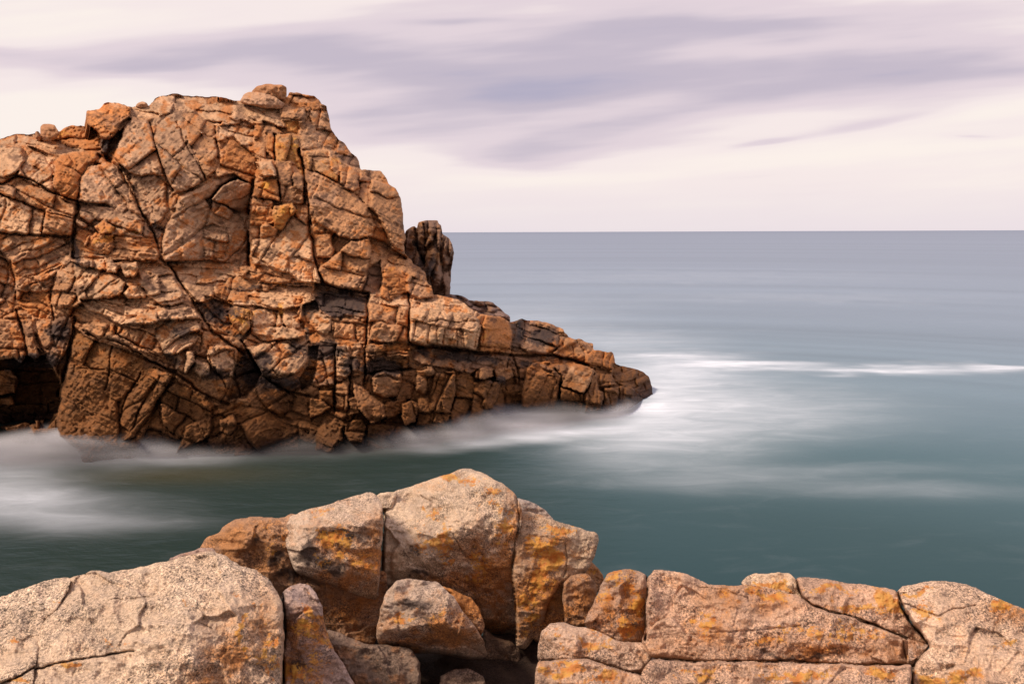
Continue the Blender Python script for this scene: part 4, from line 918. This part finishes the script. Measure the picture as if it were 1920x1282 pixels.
fore('granite_boulder', 'shadowed brown block tucked beneath the flat-topped dark-faced boulder',
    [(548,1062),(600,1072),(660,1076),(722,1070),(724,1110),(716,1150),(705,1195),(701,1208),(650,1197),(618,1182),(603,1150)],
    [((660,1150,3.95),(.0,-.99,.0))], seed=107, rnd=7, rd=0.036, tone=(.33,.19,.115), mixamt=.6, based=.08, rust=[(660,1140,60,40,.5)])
fore('granite_boulder', 'pale sliver of rock showing behind the top of the vertical split',
    [(703,935),(712,928),(725,925),(745,925),(735,950),(712,952)], [((722,938,4.25),(0,-.5,.86))], seed=108, rnd=5, rd=0.018, mixamt=.1, back=.3)
fore('granite_boulder', 'tallest foreground boulder, domed and pale with yellow-orange lichen streaks, right of the vertical split',
    [(721,952),(722,936),(735,926),(780,910),(830,892),(860,883),(885,881),(905,887),(930,903),(950,912),(966,928),(976,948),(978,975),(968,1010),(963,1060),(965,1110),(970,1160),(971,1204),(950,1202),(925,1192),(905,1168),(895,1142),(880,1122),(840,1102),(800,1092),(740,1092),(718,1104),(715,1060),(720,1000)],
    [((850,1040,3.95),(.10,-.985,.10)),((840,1020),(-.22,-.60,.77)),((890,915),(.10,-.22,.97)),((945,950),(.60,-.62,.50)),((958,1000),(.80,-.60,-.02)),((765,1000),(-.35,-.93,.12)),((800,1078),(-.1,-.75,-.66)),((925,1150),(.1,-.93,-.35))], seed=109, basel=0.04, rnd=8, rd=0.042, k=.03, tone=(.62,.455,.32), mixamt=.25,
    rust=[(930,1080,40,90,.75),(900,1040,60,40,.5),(960,980,16,70,.6),(860,1090,80,14,.6),(930,1180,40,40,.6)], lichen=[(830,1010,16,45,.56),(838,1055,14,18,.58),(865,900,50,14,.44),(915,925,25,25,.44),(800,1030,30,30,.36),(940,980,20,60,.40),(900,1060,40,40,.40),(810,990,60,60,.28),(780,960,20,10,.36)],
    dark=[(770,1030,45,45,.30),(750,1010,25,35,.24),(880,1030,30,16,.26),(790,1082,60,12,.38),(972,985,10,40,.3)], cracks=[([(720,930),(719,990),(715,1060),(709,1125)],5,.16),([(970,935),(974,985),(965,1010),(962,1060),(966,1110),(970,1200)],3,.05),([(790,928),(800,936),(812,942)],2,.03),([(850,1000),(862,1030),(880,1050),(905,1052)],2.2,.03),([(720,980),(745,985),(770,975)],2,.02),([(735,995),(760,1000),(800,1005)],1.8,.015)])
fore('granite_boulder', 'small grey ridge of rock behind the right shoulder of the tallest boulder',
    [(968,935),(985,938),(1003,945),(1022,956),(1040,978),(1010,985),(975,970)], [((1000,955,4.6),(.2,-.6,.78))], seed=110, rnd=5, rd=0.030, tone=GREY, mixamt=.3, back=.5, based=.05)
fore('granite_boulder', 'lichen-crusted boulder with a pointed pale right tip, right of the tallest boulder',
    [(978,960),(990,960),(1010,968),(1035,976),(1060,984),(1100,996),(1117,999),(1120,1012),(1113,1040),(1096,1068),(1070,1080),(1050,1092),(1040,1110),(1025,1130),(1017,1160),(1005,1192),(985,1215),(971,1210),(969,1160),(966,1110),(963,1060),(968,1010)],
    [((1020,1060,4.05),(-.05,-.98,.16)),((1040,1015),(.05,-.40,.91)),((1070,1030),(.55,-.72,.42)),((1085,1050),(.5,-.80,-.3)),((985,1140),(.35,-.93,-.05))], seed=111, basel=0.10, rnd=9, rd=0.048, tone=(.56,.395,.265), mixamt=.45,
    rust=[(1000,1100,45,90,.8),(1020,1040,35,50,.45)], lichen=[(1030,1040,22,50,.54),(1010,1080,30,30,.46),(1040,990,40,12,.44),(990,1140,20,50,.42),(1000,1020,20,40,.38)], dark=[(1080,1070,25,8,.3)], cracks=[([(970,935),(974,985),(965,1010),(962,1060),(966,1110),(970,1200)],3,.05),([(1062,1020),(1062,1060),(1058,1080)],2.2,.03)])
fore('granite_boulder', 'grey-faced angular boulder sitting low under the tallest boulder',
    [(706,1192),(715,1140),(728,1108),(742,1091),(765,1087),(800,1092),(820,1093),(850,1120),(870,1150),(890,1172),(905,1200),(912,1228),(880,1227),(840,1217),(760,1215),(712,1206)],
    [((780,1140,3.45),(-.12,-.93,.34)),((780,1108),(-.05,-.35,.93)),((845,1150),(.50,-.78,.38)),((800,1178),(0,-.72,-.69)),((725,1140),(-.6,-.78,.1))], seed=112, rnd=7, rd=0.042, k=.025, tone=(.47,.34,.25), mixamt=.45, dark=[(775,1135,50,22,.36),(800,1165,40,14,.30),(790,1205,90,10,.3)], rust=[(850,1180,50,40,.6),(780,1200,90,20,.7)], lichen=[(830,1150,40,25,.36),(760,1160,30,14,.38)])
fore('granite_boulder', 'rusty wedge squeezed between the grey-faced boulder and the tallest boulder',
    [(828,1100),(860,1112),(882,1122),(897,1142),(906,1172),(902,1186),(885,1168),(868,1150),(850,1128)],
    [((870,1140,3.75),(.2,-.85,.5))], seed=113, rnd=5, rd=0.030, tone=(.40,.22,.12), mixamt=.8, rust=[(870,1140,40,40,.9)])
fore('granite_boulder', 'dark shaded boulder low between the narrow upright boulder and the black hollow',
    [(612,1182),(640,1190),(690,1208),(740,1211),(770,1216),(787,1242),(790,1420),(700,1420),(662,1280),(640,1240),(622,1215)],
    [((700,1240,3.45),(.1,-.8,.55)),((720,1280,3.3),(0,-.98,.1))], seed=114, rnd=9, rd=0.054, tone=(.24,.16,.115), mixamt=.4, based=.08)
fore('granite_boulder', 'brown block with a rounded grey top between the pointed tip and the right ledge',
    [(1060,1092),(1070,1080),(1085,1076),(1102,1078),(1115,1093),(1118,1112),(1108,1140),(1097,1170),(1085,1176),(1062,1168),(1057,1120)],
    [((1085,1100,3.95),(.0,-.99,.05)),((1085,1096),(.1,-.35,.93)),((1108,1110),(.8,-.6,-.05))], seed=115, rnd=7, rd=0.042, tone=(.38,.235,.15), mixamt=.6, rust=[(1085,1140,40,40,.7)], based=.05)
fore('granite_boulder', 'small orange knob behind the brown block, against the water',
    [(1093,1072),(1105,1052),(1118,1064),(1128,1075),(1131,1092),(1118,1108),(1105,1098)], [((1112,1078,4.3),(.2,-.8,.5))], seed=116, rnd=5, rd=0.036, tone=(.44,.22,.10), mixamt=.8, back=.4, lichen=[(1112,1075,14,14,.4)])
fore('granite_boulder', 'shaded rust-brown slab beneath the pointed boulder',
    [(1030,1100),(1050,1090),(1064,1082),(1061,1120),(1064,1168),(1040,1178),(1010,1198),(1000,1194),(1015,1150),(1022,1120)],
    [((1040,1140,4.1),(.1,-.99,.02))], seed=117, rnd=5, rd=0.030, tone=(.36,.185,.09), mixamt=.7, rust=[(1040,1140,50,50,.7)])
fore('granite_boulder', 'leaning orange-speckled boulder at the left end of the right ledge',
    [(1128,1098),(1140,1076),(1160,1068),(1180,1068),(1203,1071),(1214,1077),(1213,1100),(1211,1135),(1210,1170),(1213,1202),(1160,1202),(1112,1178),(1096,1168),(1110,1140)],
    [((1165,1095,3.35),(-.25,-.90,.36)),((1165,1090),(0,-.28,.96)),((1197,1120),(.80,-.60,.05)),((1130,1150),(-.6,-.7,.4))], seed=118, cracks=[([(1213,1075),(1214,1100),(1211,1140),(1211,1200)],4.5,.12)], basel=0.12, rnd=8, rd=0.036, tone=(.47,.31,.22), mixamt=.45, rust=[(1190,1140,20,50,.7),(1130,1150,40,40,.4)], dark=[(1200,1130,12,50,.40),(1190,1170,16,20,.36)], lichen=[(1160,1090,30,20,.40),(1195,1120,14,40,.48),(1130,1120,20,30,.36),(1180,1180,30,20,.40)])
fore('granite_boulder', 'longest pinkish boulder of the right ledge, with a horizontal joint along its foot',
    [(1214,1095),(1217,1080),(1224,1072),(1250,1072),(1285,1078),(1310,1088),(1330,1098),(1370,1100),(1400,1098),(1440,1104),(1480,1113),(1507,1123),(1522,1137),(1562,1147),(1602,1157),(1642,1172),(1682,1187),(1703,1198),(1706,1243),(1600,1243),(1400,1237),(1300,1238),(1270,1232),(1220,1227),(1205,1212),(1212,1170)],
    [((1430,1150,3.02),(0,-.74,.67)),((1400,1118),(.0,-.34,.94)),((1450,1205),(0,-.97,.20)),((1255,1140),(-.30,-.86,.40)),((1660,1210),(.3,-.9,.3))], seed=119, basel=0.11, rnd=9, rd=0.036, tone=(.60,.375,.25), mixamt=.35, noise=1.1,
    rust=[(1400,1120,120,25,.35),(1330,1190,30,30,.4),(1500,1215,200,20,.45)], lichen=[(1430,1115,60,14,.44),(1320,1170,18,30,.40),(1500,1180,80,14,.36),(1600,1180,80,20,.34),(1440,1210,60,10,.36)], dark=[(1470,1228,170,8,.38),(1240,1190,20,30,.2),(1640,1215,60,20,.26),(1380,1225,60,8,.3)],
    cracks=[([(1505,1120),(1522,1136),(1562,1147),(1602,1157),(1642,1172),(1702,1197)],4,.10),([(1213,1075),(1214,1100),(1211,1140),(1211,1200)],4.5,.12),([(1225,1232),(1300,1240),(1400,1239),(1600,1245),(1706,1246)],4,.10),([(1684,1105),(1693,1140),(1714,1172),(1744,1208),(1722,1235),(1709,1255),(1708,1300)],4.5,.12),([(1310,1100),(1360,1105),(1400,1120),(1410,1140)],2.2,.02),([(1330,1185),(1420,1180),(1500,1172)],2.5,.015),([(1690,1190),(1700,1240)],3,.04)])
fore('granite_boulder', 'small pale cap stone on top of the right ledge, left of its short gap',
    [(1391,1094),(1397,1083),(1412,1078),(1450,1075),(1480,1077),(1491,1086),(1500,1108),(1506,1122),(1480,1113),(1440,1104),(1400,1099)],
    [((1445,1092,3.22),(0,-.86,.5)),((1445,1090),(0,-.28,.96))], seed=120, cracks=[([(1493,1080),(1498,1100),(1506,1122)],4,.10)], basel=0.11, rnd=5, rd=0.030, tone=(.60,.42,.28), mixamt=.3, lichen=[(1450,1095,50,10,.42)])
fore('granite_boulder', 'long tapering orange-flecked slab on the right ledge, right of the cap stone',
    [(1494,1086),(1505,1083),(1530,1084),(1565,1091),(1600,1097),(1650,1103),(1680,1108),(1692,1140),(1712,1170),(1738,1200),(1743,1210),(1700,1196),(1640,1171),(1600,1156),(1560,1146),(1520,1134),(1505,1116)],
    [((1600,1118,3.12),(.05,-.80,.60)),((1600,1114),(0,-.30,.95))], seed=121, cracks=[([(1505,1120),(1522,1136),(1562,1147),(1602,1157),(1642,1172),(1702,1197)],4,.10),([(1493,1080),(1498,1100),(1506,1122)],4,.10),([(1684,1105),(1693,1140),(1714,1172),(1744,1208),(1722,1235),(1709,1255),(1708,1300)],4.5,.12)], basel=0.13, rnd=7, rd=0.030, tone=(.60,.37,.245), mixamt=.5, lichen=[(1560,1105,60,10,.46),(1660,1125,25,25,.42),(1620,1140,60,12,.38)])
fore('granite_boulder', 'smooth pale boulder filling the lower right corner',
    [(1683,1112),(1690,1100),(1705,1096),(1750,1090),(1775,1090),(1800,1095),(1830,1103),(1870,1122),(1920,1142),(2000,1165),(2120,1200),(2120,1420),(1706,1420),(1710,1255),(1722,1235),(1747,1212),(1742,1200),(1714,1170),(1694,1140)],
    [((1830,1190,2.85),(.02,-.46,.89)),((1780,1112),(0,-.22,.97)),((1745,1230),(-.6,-.76,.2)),((1850,1262),(0,-.72,.69))], seed=122, basel=0.07, rnd=9, rd=0.036, tone=(.65,.44,.30), mixamt=.22,
    cracks=[([(1684,1105),(1693,1140),(1714,1172),(1744,1208),(1722,1235),(1709,1255),(1708,1300)],4.5,.12),([(1690,1130),(1730,1145),(1760,1155),(1785,1140),(1830,1135)],2.5,.025),([(1690,1110),(1760,1100)],2,.015)], lichen=[(1760,1270,90,16,.44),(1720,1110,40,10,.40),(1880,1140,50,14,.42),(1880,1210,40,20,.36),(1730,1150,40,20,.34)], rust=[(1900,1150,60,20,.4),(1760,1280,120,20,.3)])
fore('granite_boulder', 'low lumpy boulder left of the long ledge boulder, above a joint',
    [(1012,1205),(1018,1184),(1032,1172),(1060,1169),(1085,1176),(1115,1182),(1160,1202),(1212,1206),(1222,1227),(1202,1262),(1160,1252),(1100,1234),(1050,1236),(1010,1236)],
    [((1080,1205,3.1),(-.05,-.90,.44)),((1080,1192),(-.05,-.30,.95)),((1180,1228),(0,-.92,.38)),((1030,1200),(-.7,-.7,.1))], seed=123, cracks=[([(1010,1236),(1100,1235),(1160,1253),(1205,1266)],3.5,.08)], basel=0.11, rnd=8, rd=0.036, tone=(.54,.355,.245), mixamt=.45, dark=[(1050,1195,40,14,.26),(1190,1250,20,12,.3)], lichen=[(1110,1205,40,12,.44),(1050,1180,30,12,.30),(1140,1190,30,14,.40)])
fore('granite_boulder', 'rough dark-flecked slab at the bottom edge beneath the low lumpy boulder',
    [(1010,1240),(1050,1238),(1100,1237),(1160,1254),(1200,1266),(1214,1285),(1222,1420),(1003,1420),(1006,1260)],
    [((1090,1262,2.88),(0,-.86,.5)),((1090,1256),(0,-.4,.92))], seed=124, cracks=[([(1010,1236),(1100,1235),(1160,1253),(1205,1266)],3.5,.08)], basel=0.12, rnd=8, rd=0.030, tone=(.52,.33,.22), mixamt=.4, based=.16, lichen=[(1060,1255,50,12,.4),(1130,1270,30,10,.45)])
fore('granite_boulder', 'flat orange-speckled bottom slab below the horizontal joint of the long ledge boulder',
    [(1204,1270),(1212,1250),(1222,1238),(1245,1234),(1270,1238),(1300,1241),(1400,1240),(1600,1246),(1705,1248),(1709,1420),(1212,1420)],
    [((1460,1258,2.72),(0,-.60,.8))], seed=125, cracks=[([(1225,1232),(1300,1240),(1400,1239),(1600,1245),(1706,1246)],4,.10),([(1684,1105),(1693,1140),(1714,1172),(1744,1208),(1722,1235),(1709,1255),(1708,1300)],4.5,.12)], basel=0.12, rnd=6, rd=0.030, tone=(.57,.355,.235), mixamt=.45, based=.06, lichen=[(1300,1262,60,12,.38),(1500,1265,90,12,.42),(1650,1262,50,10,.38)])
fore('granite_boulder', 'tiny triangular chip wedged at the fork of the right ledge cracks',
    [(1704,1198),(1740,1211),(1722,1232),(1711,1243),(1706,1228)], [((1720,1215,2.95),(.2,-.8,.55))], seed=126, rnd=5, rd=0.018, tone=(.46,.31,.23), mixamt=.5, back=.3)
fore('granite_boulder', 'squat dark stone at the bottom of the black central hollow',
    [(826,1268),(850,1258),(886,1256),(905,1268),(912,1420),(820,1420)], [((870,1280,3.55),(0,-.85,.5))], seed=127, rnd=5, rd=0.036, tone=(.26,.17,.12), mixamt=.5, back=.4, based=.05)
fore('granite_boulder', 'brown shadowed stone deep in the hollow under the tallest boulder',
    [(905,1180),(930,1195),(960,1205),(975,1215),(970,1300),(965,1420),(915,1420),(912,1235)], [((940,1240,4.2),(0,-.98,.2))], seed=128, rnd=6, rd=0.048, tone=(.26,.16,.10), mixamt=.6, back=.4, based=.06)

# the bedrock that carries the boulders and the camera
xs = np.linspace(-9, 9, 220); ys = np.linspace(-5, 7.2, 160)
BX, BY = np.meshgrid(xs, ys)
lip = 4.55 - .03 * np.abs(BX) + .25 * fbm(BX * .7, BX * 0, 7, 3)
top = CAM_H - 2.42 + .10 * fbm(BX * .8, BY * .8, 3, 5) - .6 * sst(-BY, -2.9, -2.2)
drop = sst(BY, lip - .25, lip + 2.2)
BZ = top * (1 - drop) + (-1.5) * drop + .15 * fbm(BX * 2.2, BY * 2.2, 5, 4) * (1 - drop * .3)
ids = np.arange(BX.size).reshape(BX.shape)
Qg = np.stack([ids[:-1, :-1], ids[:-1, 1:], ids[1:, 1:], ids[1:, :-1]], -1).reshape(-1, 4)
cc = np.array([.07,.042,.028]) * (1 + .3 * fbm(BX * 3, BY * 3, 8, 4))[..., None]  # near-black colour adds the shade of the gaps between boulders
o = mesh_obj('bedrock', np.stack([BX, BY, BZ], -1).reshape(-1, 3), Qg, {'col': cc.reshape(-1, 3), 'lichen': np.zeros(BX.size), 'dark': np.full(BX.size, .12)}, M_GRAN)
tag(o, kind='structure')

# ------------------------------------------------------------------ sea
def sea_material():
    m = bpy.data.materials.new('sea_water'); m.use_nodes = True
    t = NT(m.node_tree)
    g = t.new('ShaderNodeNewGeometry').outputs['Position']
    s_ = t.new('ShaderNodeSeparateXYZ'); t.put(s_.inputs[0], g)
    vec = t.comb(t.math('MULTIPLY', s_.outputs[0], .42), s_.outputs[1], 0.0)
    foam = t.attr('foam').outputs['Fac']; body = t.attr('col').outputs['Color']
    n1 = t.noise(vec, 1.0, 6, .62, .6); n2 = t.noise(t.comb(t.math('MULTIPLY', s_.outputs[0], .09), t.math('MULTIPLY', s_.outputs[1], .5), 0.0), 1.0, 4, .55)
    nn = t.math('ADD', t.math('MULTIPLY', t.math('SUBTRACT', n1, .5), 1.3), t.math('MULTIPLY', t.math('SUBTRACT', n2, .5), .5))
    f = t.math('MULTIPLY', foam, t.math('ADD', 1.0, nn), clamp=True)
    f = t.math('ADD', f, t.math('MULTIPLY', t.ramp(nn, .0, .5), .05), clamp=True)
    c = t.mix(f, body, rgb(.76, .81, .88))
    dif = t.new('ShaderNodeBsdfDiffuse'); t.put(dif.inputs[0], c)
    gl = t.new('ShaderNodeBsdfGlossy'); gl.inputs['Roughness'].default_value = .42
    gl.inputs[0].default_value = rgb(.69, .80, .90)
    bp = t.new('ShaderNodeBump'); bp.inputs['Distance'].default_value = .10; bp.inputs['Strength'].default_value = .8
    far = t.ramp(s_.outputs[1], 20, 400, 1, .1)
    t.put(bp.inputs['Height'], t.math('MULTIPLY', t.math('ADD', t.noise(vec, 2.2, 4, .55), n1), far))
    t.put(gl.inputs['Normal'], bp.outputs[0])
    fr = t.new('ShaderNodeFresnel'); fr.inputs[0].default_value = 1.33
    k = t.math('MULTIPLY', t.math('MINIMUM', t.math('MULTIPLY', fr.outputs[0], .62), .42), t.math('SUBTRACT', 1.0, t.math('MULTIPLY', f, .8)))
    mx = t.new('ShaderNodeMixShader'); t.put(mx.inputs[0], k)
    t.nt.links.new(dif.outputs[0], mx.inputs[1]); t.nt.links.new(gl.outputs[0], mx.inputs[2])
    o_ = t.new('ShaderNodeOutputMaterial'); t.nt.links.new(mx.outputs[0], o_.inputs[0])
    return m
def foam_at(X, Y):
    """how white the churned water is, traced from the photograph and laid on the sea surface"""
    pxx, pyy = world_px(X, np.maximum(Y, .5), 0 * X)
    wx_ = 45 * fbm(X / 4, Y / 3, 501, 4); wy_ = 12 * fbm(X / 4, Y / 2.2, 502, 4)
    qx, qy = pxx + wx_, pyy + wy_
    s = np.zeros(X.shape)
    FO = [(1240,668,110,9,.8),(1400,685,120,7,1.3),(1240,700,110,26,.62),(1630,694,90,4.5,1.1),(1890,692,80,4.5,1.2),(1760,693,120,7,.35),(1290,745,110,45,.50),(1220,790,90,45,.50),(1215,745,50,28,.55),(1330,830,120,40,.30),(1150,830,90,26,.36),(1420,760,160,60,.25),
          (980,810,75,14,.95),(1030,812,80,12,.6),(880,826,50,9,.55),(800,838,50,6,.35),(1330,900,200,16,.20),(1200,870,120,18,.14),(1700,920,240,16,.16),(1500,780,200,40,.22),(0,910,120,40,.52),(60,965,160,26,.32),(130,845,80,22,.55),(230,856,120,16,.42),(0,860,80,18,.35),
          (30,935,180,14,.3),(200,980,150,14,.16),(1180,770,60,12,.5),(340,862,90,10,.22),(1120,800,90,14,.4),(990,600,170,40,.20),(1150,640,150,22,.30),(1250,520,400,10,.10),(1500,560,300,8,.10),(1500,880,300,12,.12)]
    for (cx, cy, rx, ry, a) in FO:
        s = s + .85 * a * np.exp(-(((qx - cx) / rx) ** 2 + ((qy - cy) / ry) ** 2))
    return np.clip(1 - np.exp(-s * 1.25), 0, 1), pxx, pyy
rad = np.concatenate([np.linspace(2, 60, 330), 60 * (30000 / 60.) ** (np.linspace(0, 1, 170)[1:] ** 1.0)])
ang = np.concatenate([np.linspace(-180, -46, 40)[:-1], np.linspace(-46, 46, 420), np.linspace(46, 180, 40)[1:]])
RR, AA = np.meshgrid(rad, np.radians(ang))
SXX, SYY = RR * np.sin(AA), RR * np.cos(AA)
fo, pxx, pyy = foam_at(SXX, SYY)
fr_ = SYY > 3
fo = np.where(fr_, fo, 0)
dist = RR
lerp = lambda x, xs_, cs: np.stack([np.interp(x, xs_, [c[k] for c in cs]) for k in range(3)], -1)
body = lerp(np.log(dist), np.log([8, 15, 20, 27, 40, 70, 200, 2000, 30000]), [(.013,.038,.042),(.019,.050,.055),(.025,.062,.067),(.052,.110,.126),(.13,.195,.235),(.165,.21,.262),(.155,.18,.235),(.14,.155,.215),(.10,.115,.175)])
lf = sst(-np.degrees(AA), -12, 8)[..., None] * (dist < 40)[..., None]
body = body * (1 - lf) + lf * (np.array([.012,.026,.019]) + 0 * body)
br = np.exp(-(((SXX + 10) / 3.2) ** 2 + ((SYY - 22.6) / 1.0) ** 2))[..., None]   # shallow rock tint by the foot of the cliff
body = body * (1 - .5 * br) + .5 * br * np.array([.075,.058,.02])
streak = 1 + .24 * fbm(SXX / (dist * .9), np.log(dist) * 22, 77, 3)[..., None] * sst(dist, 25, 60)[..., None]
body = body * streak
VZ = np.stack([SXX, SYY, 0 * SXX], -1).reshape(-1, 3)
ids = np.arange(RR.size).reshape(RR.shape)
Qs_ = np.stack([ids[:-1, :-1], ids[:-1, 1:], ids[1:, 1:], ids[1:, :-1]], -1).reshape(-1, 4)[:, ::-1]
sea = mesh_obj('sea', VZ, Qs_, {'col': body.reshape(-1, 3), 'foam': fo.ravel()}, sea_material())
tag(sea, kind='structure')

# blurred wash: the water's edge over the seconds of the exposure, as thin veils one above another
def wash_material():
    m = bpy.data.materials.new('sea_wash'); m.use_nodes = True
    t = NT(m.node_tree)
    a = t.attr('foam').outputs['Fac']
    d = t.new('ShaderNodeBsdfDiffuse'); t.put(d.inputs[0], t.attr('col').outputs['Color'])
    tr = t.new('ShaderNodeBsdfTransparent')
    mx = t.new('ShaderNodeMixShader'); t.put(mx.inputs[0], a)
    t.nt.links.new(tr.outputs[0], mx.inputs[1]); t.nt.links.new(d.outputs[0], mx.inputs[2])
    o_ = t.new('ShaderNodeOutputMaterial'); t.nt.links.new(mx.outputs[0], o_.inputs[0])
    return m
wx = np.arange(-17.5, 12.0, .14); wyv = np.arange(18.0, 38.0, .14)
WX, WY = np.meshgrid(wx, wyv)
f0, wpx_, wpy_ = foam_at(WX, WY)
wl_ = np.interp(wpx_, [-400,0,300,600,750,850,950,1100,1200,1235,1300], [858,856,850,846,832,814,792,776,764,745,700])
dist_px = wpy_ - wl_                                  # + = open water in front of the contact line
band = np.exp(-(np.clip(np.abs(dist_px) - 4, 0, 999) / 20.) ** 2)
hmap = np.interp(wpx_, [-400,60,130,250,330,420,600,780,900,1000,1100,1200,1260,1330], [.6,.8,1.1,.7,.45,.36,.34,.5,.85,.7,.5,.4,.2,.05])
hmap = hmap * (.75 + .5 * vn(WX / 1.7, WY / 1.7, 88))
band = band * sst(-wpx_, -1215, -1150)
ok = band > .015
Vs, Qq, fa, ca = [], [], [], []
off = 0; ids = np.arange(WX.size).reshape(WX.shape)
cell = ok[:-1, :-1] & ok[1:, :-1] & ok[:-1, 1:] & ok[1:, 1:]
Q0 = np.stack([ids[:-1, :-1], ids[:-1, 1:], ids[1:, 1:], ids[1:, :-1]], -1)[cell]
uv, iv = np.unique(Q0, return_inverse=True); Q0 = iv.reshape(-1, 4)
white = np.clip(.35 + 1.1 * f0 + sst(wpx_, 1050, 1180), 0, 1)
for k in range(14):
    h = .03 + k * .055
    al = band * sst(hmap * (.55 + .5 * np.minimum(band, 1)) - h, -.05, .45) * (.085 + .30 * f0) * (.6 + .8 * vn(WX / 1.1 + 7 * k * .12, WY / .8, 91 + k // 3))
    Vs.append(np.stack([WX, WY, h + .05 * fbm(WX / 2, WY / 2, 99, 2)], -1).reshape(-1, 3)[uv]); Qq.append(Q0 + off); off += len(uv)
    fa.append(np.clip(al, 0, .6).ravel()[uv])
    ca.append((np.array([.15,.135,.11]) * (1 - white[..., None]) + white[..., None] * np.array([.80,.80,.85])).reshape(-1, 3)[uv])
wash = mesh_obj('sea_wash', np.concatenate(Vs), np.concatenate(Qq), {'foam': np.concatenate(fa), 'col': np.concatenate(ca)}, wash_material())
tag(wash, kind='stuff')
